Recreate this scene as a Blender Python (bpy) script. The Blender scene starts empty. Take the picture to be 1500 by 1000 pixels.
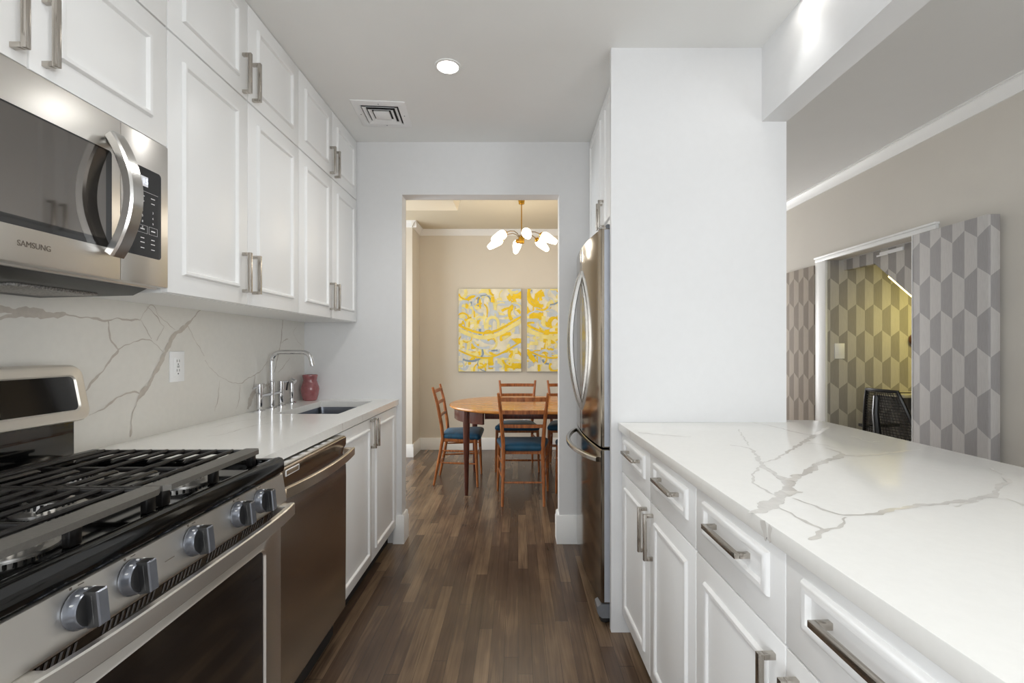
import bpy, bmesh, math, random
from mathutils import Vector, Matrix

S = bpy.context.scene
COL = S.collection
PI = math.pi
rnd = random.Random(7)

# ------------------------------------------------------------------ camera, world, light, exposure
F, CX, CY, EYE = 680.0, 759.0, 509.0, 1.254      # focal length in px of a 1500 px frame, vanishing point, eye height
cam_d = bpy.data.cameras.new('camera')
cam = bpy.data.objects.new('camera', cam_d); COL.objects.link(cam)
cam.location = (0, 0, EYE); cam.rotation_euler = (PI/2, 0, 0)
cam_d.sensor_width = 36; cam_d.lens = F/1500*36
cam_d.shift_x = -(CX-750)/1500; cam_d.shift_y = (CY-500)/1500
cam_d.clip_start = 0.02
S.camera = cam

w = bpy.data.worlds.new('world'); S.world = w; w.use_nodes = True
w.node_tree.nodes['Background'].inputs[0].default_value = (0.86, 0.92, 1.0, 1)
w.node_tree.nodes['Background'].inputs[1].default_value = 1.0
S.view_settings.view_transform = 'Standard'
S.view_settings.look = 'None'
S.view_settings.gamma = 1
S.view_settings.use_curve_mapping = False
S.view_settings.exposure = 0.2
S.cycles.use_denoising = True
S.cycles.max_bounces = 12
S.cycles.diffuse_bounces = 9
S.cycles.sample_clamp_indirect = 4.0

def area_light(name, loc, rot, sx, sy, power, col=(1, 1, 1)):
    d = bpy.data.lights.new(name, 'AREA'); d.shape = 'RECTANGLE'; d.size = sx; d.size_y = sy
    d.energy = power; d.color = col
    o = bpy.data.objects.new(name, d); COL.objects.link(o); o.location = loc; o.rotation_euler = rot
    return o
# added fill lights for ambient daylight, at unseen added windows: two walls behind the camera, the far end of the living room, the dining room
area_light('left_added_fill', (-1.40, -2.05, 1.45), (PI/2+0.3, 0, -PI/2), 1.75, 1.75, 84, (0.92, 0.965, 1.0))
area_light('right_added_fill', (2.46, -2.05, 1.45), (PI/2+0.3, 0, PI/2), 1.75, 1.75, 74, (0.92, 0.965, 1.0))
area_light('living_far_added_fill', (1.82, 7.43, 1.4), (PI/2+0.1, 0, PI), 1.05, 1.7, 88, (0.98, 0.985, 1.0))
area_light('dining_added_fill', (-2.47, 4.25, 1.35), (PI/2, 0, -PI/2), 1.6, 1.6, 38, (0.88, 0.94, 1.0))
AISLE_SPOT = 23; KITCHEN_SPOT = 3.5
DINING_BULB = 1.05
NOOK_W = 3.6

# ------------------------------------------------------------------ materials
def new_mat(name):
    m = bpy.data.materials.new(name); m.use_nodes = True
    return m, m.node_tree, m.node_tree.nodes['Principled BSDF']

def lin(c):
    return tuple(((x/255)/12.92 if x/255 <= 0.04045 else ((x/255+0.055)/1.055)**2.4) for x in c)

def mat(name, rgb, rough=0.5, metal=0.0, var=0.04, scale=12, bump=0.0, stretch=(1, 1, 1), coat=0, rvar=0.0, trans=0, ior=1.5, sheen=0):
    """procedural material: sRGB colour broken up by noise, optional bump and roughness variation"""
    m, nt, b = new_mat(name)
    c = lin(rgb)
    tc = nt.nodes.new('ShaderNodeTexCoord'); mp = nt.nodes.new('ShaderNodeMapping'); mp.inputs['Scale'].default_value = stretch
    nz = nt.nodes.new('ShaderNodeTexNoise'); nz.inputs['Scale'].default_value = scale; nz.inputs['Detail'].default_value = 4
    nt.links.new(tc.outputs['Object'], mp.inputs[0]); nt.links.new(mp.outputs[0], nz.inputs['Vector'])
    rp = nt.nodes.new('ShaderNodeValToRGB')
    rp.color_ramp.elements[0].position = 0.3; rp.color_ramp.elements[1].position = 0.7
    rp.color_ramp.elements[0].color = tuple(x*(1-var) for x in c)+(1,)
    rp.color_ramp.elements[1].color = tuple(min(1, x*(1+var)) for x in c)+(1,)
    nt.links.new(nz.outputs['Fac'], rp.inputs[0]); nt.links.new(rp.outputs[0], b.inputs['Base Color'])
    b.inputs['Roughness'].default_value = rough; b.inputs['Metallic'].default_value = metal
    if rvar:
        mr = nt.nodes.new('ShaderNodeMapRange'); mr.inputs['To Min'].default_value = max(0.02, rough-rvar); mr.inputs['To Max'].default_value = rough+rvar
        nt.links.new(nz.outputs['Fac'], mr.inputs['Value']); nt.links.new(mr.outputs[0], b.inputs['Roughness'])
    if bump:
        bp = nt.nodes.new('ShaderNodeBump'); bp.inputs['Strength'].default_value = bump; bp.inputs['Distance'].default_value = 0.002
        nt.links.new(nz.outputs['Fac'], bp.inputs['Height']); nt.links.new(bp.outputs[0], b.inputs['Normal'])
    if coat: b.inputs['Coat Weight'].default_value = coat; b.inputs['Coat Roughness'].default_value = 0.08
    if trans: b.inputs['Transmission Weight'].default_value = trans; b.inputs['IOR'].default_value = ior
    if sheen: b.inputs['Sheen Weight'].default_value = sheen
    return m

def emit(name, rgb, strength):
    m, nt, b = new_mat(name)
    b.inputs['Base Color'].default_value = (0.8, 0.8, 0.8, 1)
    b.inputs['Emission Color'].default_value = lin(rgb)+(1,); b.inputs['Emission Strength'].default_value = strength
    return m

def wood_mat(name, dark, light, rough=0.4, axis=(8, 8, 1.0), scale=9, coat=0.0):
    m, nt, b = new_mat(name)
    tc = nt.nodes.new('ShaderNodeTexCoord'); mp = nt.nodes.new('ShaderNodeMapping'); mp.inputs['Scale'].default_value = axis
    nz = nt.nodes.new('ShaderNodeTexNoise'); nz.inputs['Scale'].default_value = scale; nz.inputs['Detail'].default_value = 6; nz.inputs['Distortion'].default_value = 0.6
    rp = nt.nodes.new('ShaderNodeValToRGB'); rp.color_ramp.elements[0].position = 0.3; rp.color_ramp.elements[1].position = 0.72
    rp.color_ramp.elements[0].color = lin(dark)+(1,); rp.color_ramp.elements[1].color = lin(light)+(1,)
    nt.links.new(tc.outputs['Object'], mp.inputs[0]); nt.links.new(mp.outputs[0], nz.inputs['Vector'])
    nt.links.new(nz.outputs['Fac'], rp.inputs[0]); nt.links.new(rp.outputs[0], b.inputs['Base Color'])
    b.inputs['Roughness'].default_value = rough
    if coat: b.inputs['Coat Weight'].default_value = coat; b.inputs['Coat Roughness'].default_value = 0.12
    return m

def floor_mat():
    m, nt, b = new_mat('dark_plank_floor')
    N = nt.nodes.new; L = nt.links.new
    geo = N('ShaderNodeNewGeometry'); sp = N('ShaderNodeSeparateXYZ'); L(geo.outputs['Position'], sp.inputs[0])
    def mth(op, a, b_=0.0):
        n = N('ShaderNodeMath'); n.operation = op
        for i, x in enumerate((a, b_)):
            if isinstance(x, (int, float)): n.inputs[i].default_value = x
            else: L(x, n.inputs[i])
        return n.outputs[0]
    # boards run along Y; every row starts at its own random offset
    rx = mth('DIVIDE', sp.outputs['X'], 0.057); row = mth('FLOOR', rx)
    wn = N('ShaderNodeTexWhiteNoise'); wn.noise_dimensions = '1D'; L(row, wn.inputs['W'])
    ry = mth('ADD', mth('DIVIDE', sp.outputs['Y'], 0.85), mth('MULTIPLY', wn.outputs['Value'], 17.0)); brd = mth('FLOOR', ry)
    cb = N('ShaderNodeCombineXYZ'); L(row, cb.inputs['X']); L(brd, cb.inputs['Y'])
    wb = N('ShaderNodeTexWhiteNoise'); wb.noise_dimensions = '2D'; L(cb.outputs[0], wb.inputs['Vector'])
    ex = mth('SUBTRACT', 0.5, mth('ABSOLUTE', mth('SUBTRACT', mth('FRACT', rx), 0.5)))
    ey = mth('SUBTRACT', 0.5, mth('ABSOLUTE', mth('SUBTRACT', mth('FRACT', ry), 0.5)))
    gap = mth('MAXIMUM', mth('LESS_THAN', ex, 0.012), mth('LESS_THAN', ey, 0.0011))
    rp = N('ShaderNodeValToRGB'); cr = rp.color_ramp
    cr.elements[0].position = 0; cr.elements[0].color = lin((58, 45, 38))+(1,)
    cr.elements[1].position = 1; cr.elements[1].color = lin((160, 134, 105))+(1,)
    e = cr.elements.new(0.45); e.color = lin((92, 74, 60))+(1,)
    # grain stretched along the boards, cloudy stain
    mp = N('ShaderNodeMapping'); mp.inputs['Scale'].default_value = (70, 3.0, 1); L(geo.outputs['Position'], mp.inputs[0])
    g = N('ShaderNodeTexNoise'); g.inputs['Scale'].default_value = 1; g.inputs['Detail'].default_value = 6; g.inputs['Distortion'].default_value = 0.8
    L(mp.outputs[0], g.inputs['Vector'])
    mp2 = N('ShaderNodeMapping'); mp2.inputs['Scale'].default_value = (6, 2.2, 1); L(geo.outputs['Position'], mp2.inputs[0])
    c = N('ShaderNodeTexNoise'); c.inputs['Scale'].default_value = 1; c.inputs['Detail'].default_value = 3; L(mp2.outputs[0], c.inputs['Vector'])
    v = mth('ADD', mth('MULTIPLY', wb.outputs['Value'], 0.36), mth('ADD', mth('MULTIPLY', g.outputs['Fac'], 0.50), mth('MULTIPLY', c.outputs['Fac'], 0.72)))
    v = mth('SUBTRACT', v, 0.31)
    L(v, rp.inputs[0])
    mx = N('ShaderNodeMix'); mx.data_type = 'RGBA'; mx.inputs['B'].default_value = lin((30, 22, 18))+(1,)
    L(rp.outputs[0], mx.inputs['A']); L(mth('MULTIPLY', gap, 0.75), mx.inputs['Factor']); L(mx.outputs['Result'], b.inputs['Base Color'])
    L(mth('ADD', mth('MULTIPLY', g.outputs['Fac'], 0.10), 0.19), b.inputs['Roughness'])
    bp = N('ShaderNodeBump'); bp.inputs['Strength'].default_value = 0.12; bp.inputs['Distance'].default_value = 0.001
    L(mth('SUBTRACT', mth('MULTIPLY', g.outputs['Fac'], 0.5), gap), bp.inputs['Height']); L(bp.outputs[0], b.inputs['Normal'])
    return m

def wallpaper_mat(name, u0, z0, dark, light, W=0.0685, P=0.206, H=0.026):
    """tall hexagons split into a dark left and a light right half, laid in staggered rows"""
    m, nt, b = new_mat(name)
    N = nt.nodes.new; L = nt.links.new
    def mth(op, a, b_=None, c_=None):
        n = N('ShaderNodeMath'); n.operation = op
        for i, x in enumerate((a, b_, c_)):
            if x is None: continue
            if isinstance(x, (int, float)): n.inputs[i].default_value = x
            else: L(x, n.inputs[i])
        return n.outputs[0]
    geo = N('ShaderNodeNewGeometry'); sp = N('ShaderNodeSeparateXYZ'); L(geo.outputs['Position'], sp.inputs[0])
    u = mth('SUBTRACT', sp.outputs['X'], sp.outputs['Y'])
    a = mth('DIVIDE', mth('SUBTRACT', u, u0), W)
    fm = mth('FLOORED_MODULO', a, 2.0)
    tri = mth('SUBTRACT', mth('MULTIPLY', mth('ABSOLUTE', mth('SUBTRACT', fm, 1.0)), 2.0), 1.0)   # +1 at even a
    ht = mth('MULTIPLY', tri, H)
    t = mth('SUBTRACT', sp.outputs['Z'], z0-H)
    t = mth('SUBTRACT', mth('FLOORED_MODULO', mth('ADD', t, 1.5*P), 2*P), 1.5*P)
    row0 = mth('MULTIPLY', mth('LESS_THAN', t, ht), mth('GREATER_THAN', t, mth('SUBTRACT', -P, ht)))
    par = mth('GREATER_THAN', fm, 1.0)
    dk = mth('ABSOLUTE', mth('SUBTRACT', row0, mth('SUBTRACT', 1.0, par)))
    mp = N('ShaderNodeMapping'); mp.inputs['Scale'].default_value = (260, 260, 18); L(geo.outputs['Position'], mp.inputs[0])
    nz = N('ShaderNodeTexNoise'); nz.inputs['Scale'].default_value = 1; nz.inputs['Detail'].default_value = 3; L(mp.outputs[0], nz.inputs['Vector'])
    mx = N('ShaderNodeMix'); mx.data_type = 'RGBA'
    mx.inputs['A'].default_value = lin(light)+(1,); mx.inputs['B'].default_value = lin(dark)+(1,); L(dk, mx.inputs['Factor'])
    hs = N('ShaderNodeHueSaturation'); L(mx.outputs['Result'], hs.inputs['Color']); L(mth('ADD', mth('MULTIPLY', nz.outputs['Fac'], 0.3), 0.85), hs.inputs['Value'])
    L(hs.outputs[0], b.inputs['Base Color']); b.inputs['Roughness'].default_value = 0.7
    return m

M = {}
M['cab'] = mat('cabinet_white_lacquer', (240, 240, 239), 0.36, var=0.006, scale=3)
M['wall'] = mat('white_wall_paint', (224, 224, 224), 0.6, var=0.008, scale=30, bump=0.03)
M['ceil'] = mat('ceiling_paint', (238, 238, 236), 0.8, var=0.008, scale=6)
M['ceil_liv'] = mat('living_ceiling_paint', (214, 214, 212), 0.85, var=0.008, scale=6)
M['cream'] = mat('cream_wall_paint', (220, 213, 200), 0.7, var=0.01, scale=5)
M['dim_cream_ceil'] = mat('dimmed_cream_ceiling', (206, 196, 174), 0.8, var=0.01, scale=5)  # tinted darker: chandelier fall-off on the ceiling put into the colour
M['beige'] = mat('beige_wall_paint', (206, 201, 192), 0.75, var=0.01, scale=6)
M['trim'] = mat('white_trim_paint', (236, 236, 234), 0.35, var=0.006, scale=5)
M['floor'] = floor_mat()
M['quartz'] = mat('white_quartz', (234, 233, 229), 0.15, var=0.012, scale=60)
M['quartz_back'] = mat('quartz_backsplash', (218, 215, 208), 0.16, var=0.015, scale=45)
M['vein'] = mat('grey_vein', (216, 213, 208), 0.12, var=0.06, scale=40)
M['vein_soft'] = mat('soft_grey_vein', (228, 226, 221), 0.12, var=0.05, scale=30)
M['vein_back'] = mat('grey_backsplash_vein', (188, 180, 170), 0.18, var=0.06, scale=60)
M['steel'] = mat('brushed_stainless', (216, 213, 208), 0.33, 1.0, var=0.01, scale=3, stretch=(3, 0.6, 3))
M['steel_dw'] = mat('bronze_toned_stainless', (170, 161, 152), 0.22, 1.0, var=0.06, scale=2, stretch=(1, 1, 1), rvar=0.05)
M['steel_warm'] = mat('warm_stainless', (206, 194, 178), 0.3, 1.0, var=0.04, scale=20)
M['steel_fr'] = mat('polished_stainless', (132, 123, 110), 0.13, 1.0, var=0.02, scale=2, stretch=(4, 4, 0.6))
M['steel_h'] = mat('handle_stainless', (205, 203, 200), 0.2, 1.0, var=0.03, scale=20)
M['nickel'] = mat('brushed_nickel', (188, 182, 174), 0.26, 1.0, var=0.04, scale=40)
M['chrome'] = mat('chrome', (218, 218, 220), 0.06, 1.0, var=0.02, scale=10)
M['black'] = mat('black_enamel', (10, 10, 10), 0.07, var=0.1, scale=10)
M['blackglass'] = mat('black_glass', (16, 15, 15), 0.04, var=0.1, scale=4, coat=0.6)
M['mwglass'] = mat('dark_mirror_glass', (126, 122, 118), 0.04, 0.9, var=0.02, scale=4)
M['castiron'] = mat('cast_iron', (24, 22, 21), 0.32, var=0.15, scale=120, bump=0.15)
M['grate_rail'] = mat('grey_grate_rail', (104, 101, 96), 0.42, 0.3, var=0.08, scale=150, bump=0.1)
M['plastic_blk'] = mat('black_plastic', (30, 30, 31), 0.35, var=0.08, scale=30)
M['plastic_gry'] = mat('grey_plastic', (120, 123, 128), 0.3, 0.2, var=0.05, scale=30)
M['knob'] = mat('gunmetal_knob', (112, 115, 122), 0.25, 0.6, var=0.04, scale=30)
M['edge_grey'] = mat('silver_grey_edge', (176, 180, 188), 0.35, 0.3, var=0.03, scale=20)
M['console'] = mat('console_silver', (218, 212, 202), 0.42, 0.75, var=0.02, scale=20)
M['plastic_wht'] = mat('white_plastic', (240, 240, 240), 0.3, var=0.01, scale=20)
M['mark'] = mat('white_print', (225, 225, 225), 0.5, var=0.01)
M['markgrey'] = mat('grey_print', (96, 86, 76), 0.5, var=0.02)
M['slot'] = mat('dark_slot', (26, 26, 26), 0.6, var=0.02)
M['sink'] = mat('sink_steel', (120, 123, 130), 0.3, 1.0, var=0.05, scale=30, rvar=0.05)
M['teak'] = wood_mat('teak_chair_wood', (124, 68, 30), (190, 116, 60), 0.36, (7, 7, 1))
M['tabletop'] = wood_mat('teak_tabletop', (190, 118, 44), (224, 158, 80), 0.22, (1.0, 9, 9), 5, 0.3)
M['rosewood'] = wood_mat('dark_rosewood', (62, 30, 22), (104, 54, 38), 0.3, (8, 8, 1))
M['velvet'] = mat('teal_velvet', (8, 76, 108), 0.6, var=0.3, scale=9, sheen=0.12, stretch=(1, 3, 1))
M['brass'] = mat('brass', (206, 160, 62), 0.2, 1.0, var=0.05, scale=20)
M['darkbrass'] = mat('aged_brass', (130, 104, 62), 0.3, 1.0, var=0.05, scale=20)
M['shade'] = emit('lit_opal_glass', (255, 242, 220), 4.5)
M['lamp'] = emit('lit_downlight', (255, 250, 242), 14.0)
M['led'] = emit('lit_led_strip', (255, 234, 160), 4.0)
M['display'] = emit('lit_display_digits', (200, 215, 255), 1.1)
M['display_bg'] = emit('lit_display_back', (98, 104, 128), 0.22)
M['vase'] = mat('mauve_glass', (158, 96, 98), 0.12, var=0.14, scale=40, trans=0.12, coat=0.4)
M['canvas'] = mat('canvas_edge', (150, 150, 140), 0.7, var=0.04, scale=30)
M['p_cream'] = mat('cream_paint', (232, 226, 202), 0.6, var=0.14, scale=9)
M['p_yellow'] = mat('yellow_paint', (240, 202, 26), 0.55, var=0.10, scale=14)
M['p_pale'] = mat('pale_yellow_paint', (242, 228, 146), 0.6, var=0.10, scale=12)
M['p_grey'] = mat('blue_grey_paint', (200, 208, 214), 0.6, var=0.08, scale=12)
M['p_blue'] = mat('slate_blue_paint', (138, 156, 172), 0.6, var=0.12, scale=14)
M['paper_panel'] = wallpaper_mat('hexagon_wallpaper_on_door', -0.232, 1.874, (158, 155, 154), (192, 189, 186))
M['paper_wall'] = wallpaper_mat('hexagon_wallpaper_on_wall', -1.52, 1.86, (150, 139, 128), (184, 173, 160))
M['paper_nook'] = wallpaper_mat('hexagon_wallpaper_in_nook', -0.93, 1.392, (150, 146, 142), (188, 184, 178))
M['mesh'] = mat('black_mesh', (34, 32, 31), 0.5, var=0.1, scale=50)
M['desk'] = mat('pale_laminate', (212, 206, 178), 0.4, var=0.02, scale=10)
M['paperstack'] = mat('papers', (176, 170, 156), 0.7, var=0.12, scale=30, stretch=(1, 1, 12))
M['brownwood'] = wood_mat('brown_wood_knob', (92, 52, 22), (140, 84, 40), 0.35)
M['drop'] = mat('soffit_paint', (232, 222, 200), 0.8, var=0.01, scale=5)

# ------------------------------------------------------------------ mesh building
ORG = {}

class MB:
    """collects shapes; build() links them as ONE mesh object"""
    def __init__(s): s.v = []; s.f = []; s.m = []
    def add(s, vs, fs, m=0):
        k = len(s.v); s.v += [tuple(v) for v in vs]; s.f += [tuple(i+k for i in f) for f in fs]; s.m += [m]*len(fs)
        return s
    def add_bm(s, bm, m=0):
        bm.verts.ensure_lookup_table(); bm.verts.index_update()
        s.add([v.co[:] for v in bm.verts], [[v.index for v in f.verts] for f in bm.faces], m); bm.free()
        return s
    def box(s, x0, x1, y0, y1, z0, z1, m=0, b=0.0, seg=2):
        x0, x1 = min(x0, x1), max(x0, x1); y0, y1 = min(y0, y1), max(y0, y1); z0, z1 = min(z0, z1), max(z0, z1)
        if b:
            bm = bmesh.new(); bmesh.ops.create_cube(bm, size=1)
            for v in bm.verts:
                v.co = ((x0+x1)/2+v.co.x*(x1-x0), (y0+y1)/2+v.co.y*(y1-y0), (z0+z1)/2+v.co.z*(z1-z0))
            bmesh.ops.bevel(bm, geom=bm.edges[:], offset=b, segments=seg, profile=0.5, affect='EDGES')
            return s.add_bm(bm, m)
        vs = [(x, y, z) for x in (x0, x1) for y in (y0, y1) for z in (z0, z1)]
        return s.add(vs, [(0, 1, 3, 2), (4, 6, 7, 5), (0, 4, 5, 1), (2, 3, 7, 6), (0, 2, 6, 4), (1, 5, 7, 3)], m)
    def tube(s, pts, r, n=10, m=0, sq=None, up=None, closed=False):
        """round tube along points (r a number or one per point); sq=(a,b) sweeps an a x b rounded rectangle instead"""
        P = [Vector(p) for p in pts]; K = len(P)
        R = r if isinstance(r, (list, tuple)) else [r]*K
        T = []
        for i in range(K):
            if closed: d = P[(i+1) % K]-P[i-1]
            else: d = P[min(i+1, K-1)]-P[max(i-1, 0)]
            T.append(d.normalized())
        u = Vector(up) if up else (Vector((0, 0, 1)) if abs(T[0].z) < 0.9 else Vector((1, 0, 0)))
        vs = []
        for i in range(K):
            a = (u-T[i]*u.dot(T[i]))
            if a.length < 1e-6: a = T[i].orthogonal()
            a.normalize()
            if not up: u = a
            bb = T[i].cross(a)
            if sq:
                ha, hb = sq[0]/2*R[i], sq[1]/2*R[i]; c = min(ha, hb)*0.35
                pr = [(ha, -hb+c), (ha, hb-c), (ha-c, hb), (-ha+c, hb), (-ha, hb-c), (-ha, -hb+c), (-ha+c, -hb), (ha-c, -hb)]
            else:
                pr = [(R[i]*math.cos(2*PI*k/n), R[i]*math.sin(2*PI*k/n)) for k in range(n)]
            q = len(pr)
            vs += [P[i]+a*x+bb*y for x, y in pr]
        fs = []
        for i in range(K if closed else K-1):
            j = (i+1) % K
            for k in range(q):
                fs.append((i*q+k, i*q+(k+1) % q, j*q+(k+1) % q, j*q+k))
        if not closed:
            fs.append(tuple(range(q-1, -1, -1))); fs.append(tuple((K-1)*q+k for k in range(q)))
        return s.add(vs, fs, m)
    def lathe(s, prof, base=(0, 0, 0), axis=(0, 0, 1), n=24, m=0):
        A = Vector(axis).normalized(); u = A.orthogonal().normalized(); v = A.cross(u); B = Vector(base)
        vs = []
        for r, z in prof:
            r = max(r, 1e-5)
            vs += [B+A*z+u*(r*math.cos(2*PI*k/n))+v*(r*math.sin(2*PI*k/n)) for k in range(n)]
        fs = []
        for i in range(len(prof)-1):
            for k in range(n): fs.append((i*n+k, i*n+(k+1) % n, (i+1)*n+(k+1) % n, (i+1)*n+k))
        if prof[0][0] > 1e-4: fs.append(tuple(range(n-1, -1, -1)))
        if prof[-1][0] > 1e-4: fs.append(tuple((len(prof)-1)*n+k for k in range(n)))
        return s.add(vs, fs, m)
    def prism(s, poly, fn, t0, t1, m=0):
        """polygon extruded between t0 and t1; fn(u, v, t) -> xyz"""
        n = len(poly)
        vs = [fn(u, v, t0) for u, v in poly]+[fn(u, v, t1) for u, v in poly]
        fs = [tuple(range(n-1, -1, -1)), tuple(range(n, 2*n))]+[(i, (i+1) % n, n+(i+1) % n, n+i) for i in range(n)]
        return s.add(vs, fs, m)
    def loops(s, L, m=0, cap0=False, cap1=False):
        n = len(L[0]); vs = [p for l in L for p in l]; fs = []
        for i in range(len(L)-1):
            for k in range(n): fs.append((i*n+k, i*n+(k+1) % n, (i+1)*n+(k+1) % n, (i+1)*n+k))
        if cap0: fs.append(tuple(range(n-1, -1, -1)))
        if cap1: fs.append(tuple((len(L)-1)*n+k for k in range(n)))
        return s.add(vs, fs, m)
    def ribbon(s, pts, fn, lift, m=0):
        """flat stroke; pts = (u, v, half width)"""
        vs = []; K = len(pts)
        for i, (u, v, h) in enumerate(pts):
            a = pts[max(i-1, 0)]; b = pts[min(i+1, K-1)]
            dx, dy = b[0]-a[0], b[1]-a[1]; l = math.hypot(dx, dy) or 1
            nx, ny = -dy/l, dx/l
            vs += [fn(u+nx*h, v+ny*h, lift+i*2e-6), fn(u-nx*h, v-ny*h, lift+i*2e-6)]
        return s.add(vs, [(2*i, 2*i+1, 2*i+3, 2*i+2) for i in range(K-1)], m)
    def text(s, body, size, origin, ux, uy, m=0, align='LEFT', ext=0.0004, wide=1.0):
        cu = bpy.data.curves.new('lettering', 'FONT'); cu.body = body; cu.size = size; cu.extrude = ext
        cu.align_x = align; cu.align_y = 'CENTER'; cu.resolution_u = 3
        ob = bpy.data.objects.new('lettering', cu)
        me = ob.to_mesh()
        ux = Vector(ux); uy = Vector(uy); nn = ux.cross(uy); o = Vector(origin)
        s.add([o+ux*v.co.x*wide+uy*v.co.y+nn*v.co.z for v in me.vertices], [tuple(p.vertices) for p in me.polygons], m)
        ob.to_mesh_clear(); bpy.data.objects.remove(ob); bpy.data.curves.remove(cu)
        return s
    def build(s, name, mats, parent=None, ang=35, kind=None):
        if not isinstance(mats, (list, tuple)): mats = [mats]
        off = Vector(ORG.get(parent.name, (0, 0, 0))) if parent else Vector((0, 0, 0))
        me = bpy.data.meshes.new(name)
        me.from_pydata([Vector(v)-off for v in s.v], [], s.f)
        for mm in mats: me.materials.append(mm)
        for p, k in zip(me.polygons, s.m): p.material_index = k
        bm = bmesh.new(); bm.from_mesh(me); bmesh.ops.recalc_face_normals(bm, faces=bm.faces[:]); bm.to_mesh(me); bm.free()
        me.shade_smooth(); me.set_sharp_from_angle(angle=math.radians(ang))
        o = bpy.data.objects.new(name, me); COL.objects.link(o)
        if parent: o.parent = parent; ORG[o.name] = tuple(off)
        if kind: o['kind'] = kind
        return o

def thing(name, label, cat, loc=(0, 0, 0), group=None):
    o = bpy.data.objects.new(name, None); COL.objects.link(o); o.location = loc; o.empty_display_size = 0.05
    ORG[o.name] = tuple(loc); o['label'] = label; o['category'] = cat
    if group: o['group'] = group
    return o
def tag(o, label, cat, group=None):
    o['label'] = label; o['category'] = cat
    if group: o['group'] = group
    # put the object's origin at its base
    vs = [v.co for v in o.data.vertices]
    c = Vector(((min(v.x for v in vs)+max(v.x for v in vs))/2, (min(v.y for v in vs)+max(v.y for v in vs))/2, min(v.z for v in vs)))
    for v in o.data.vertices: v.co -= c
    o.location = c; ORG[o.name] = tuple(c)
    return o
def struct(name, mb, mats):
    return mb.build(name, mats, None, kind='structure')
def dup(root, loc, rz, label, group=None):
    r = root.copy(); COL.objects.link(r); r.location = loc; r.rotation_euler = (0, 0, rz); r['label'] = label
    if group: r['group'] = group
    for ch in list(root.children):
        c = ch.copy(); COL.objects.link(c); c.parent = r
        for g in list(ch.children):
            d = g.copy(); COL.objects.link(d); d.parent = c
    return r

def rrect(u0, u1, v0, v1, r, n=5):
    P = []
    for cu, cv, a0 in ((u1-r, v1-r, 0), (u0+r, v1-r, PI/2), (u0+r, v0+r, PI), (u1-r, v0+r, 1.5*PI)):
        for k in range(n+1):
            a = a0+k*PI/2/n; P.append((cu+r*math.cos(a), cv+r*math.sin(a)))
    return P

# ------------------------------------------------------------------ setting
ZC, ZD = 2.574, 2.703            # kitchen and dining ceiling heights
XL, YF = -1.386, 2.982           # left wall, far wall of the kitchen
struct('floor', MB().box(-2.6, 5.2, -3.2, 7.7, -0.1, 0), M['floor'])
struct('ceiling', MB().box(-1.6, 1.182, -3.1, 3.08, ZC, ZC+0.12), M['ceil'])
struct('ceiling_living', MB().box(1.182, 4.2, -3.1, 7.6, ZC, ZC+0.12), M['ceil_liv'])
struct('ceiling_dining', MB().box(-2.6, 1.182, 3.08, 5.9, ZD, ZD+0.12), M['dim_cream_ceil'])
m = MB(); m.box(XL-0.12, XL, -3.1, -2.95, 0, ZC); m.box(XL-0.12, XL, -1.15, 3.08, 0, ZC); m.box(XL-0.12, XL, -2.95, -1.15, 0, 0.55); m.box(XL-0.12, XL, -2.95, -1.15, 2.35, ZC)
struct('wall_left', m, M['wall'])
def added_side_window(n, x0, x1, y0, y1, z0, z1):
    m = MB(); m.box(x0, x1, y0, y0+0.05, z0, z1); m.box(x0, x1, y1-0.05, y1, z0, z1); m.box(x0, x1, y0+0.05, y1-0.05, z0, z0+0.05); m.box(x0, x1, y0+0.05, y1-0.05, z1-0.05, z1)
    struct('added_window_%d' % n, m, M['trim'])  # frame of an added, unseen window opening
added_side_window(3, XL-0.09, XL-0.03, -2.95, -1.15, 0.55, 2.35)  # added window in the left wall, for the fill light there
DX0, DX1, DZ = -0.747, 0.264, 2.236
m = MB(); T = YF+0.10
m.box(XL-0.12, DX0, YF, T, 0, ZC); m.box(DX1, 1.073, YF, T, 0, ZC); m.box(DX0, DX1, YF, T, DZ, ZC)
struct('wall_far', m, M['wall'])
m = MB()
m.box(0.410, 1.073, 2.045, 2.075, 0, ZC)           # fridge surround end panel
m.box(1.073, 1.182, 2.045, 7.6, 0, ZD)             # wall between kitchen and living room
struct('wall_right', m, M['wall'])
struct('wall_beam', MB().box(1.073, 1.182, -3.1, 2.045, 2.249, ZC), M['wall'])
# wall behind the camera with two added window openings
m = MB()
m.box(-1.6, -1.15, -3.1, -3.0, 0, ZC); m.box(0.85, 1.35, -3.1, -3.0, 0, ZC); m.box(2.35, 2.7, -3.1, -3.0, 0, ZC)
for a, b in ((-1.15, 0.85), (1.35, 2.35)):
    m.box(a, b, -3.1, -3.0, 0, 0.55); m.box(a, b, -3.1, -3.0, 2.45, ZC)
struct('wall_behind', m, M['wall'])
for i, (a, b) in enumerate(((-1.15, 0.85), (1.35, 2.35))):
    m = MB(); m.box(a, a+0.05, -3.08, -3.02, 0.55, 2.45); m.box(b-0.05, b, -3.08, -3.02, 0.55, 2.45)
    m.box(a, b, -3.08, -3.02, 0.55, 0.6); m.box(a, b, -3.08, -3.02, 2.4, 2.45); m.box(a, b, -3.08, -3.02, 1.48, 1.53)
    struct('added_window_%d' % (i+1), m, M['trim'])  # added unseen frames, open to the world light
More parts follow.
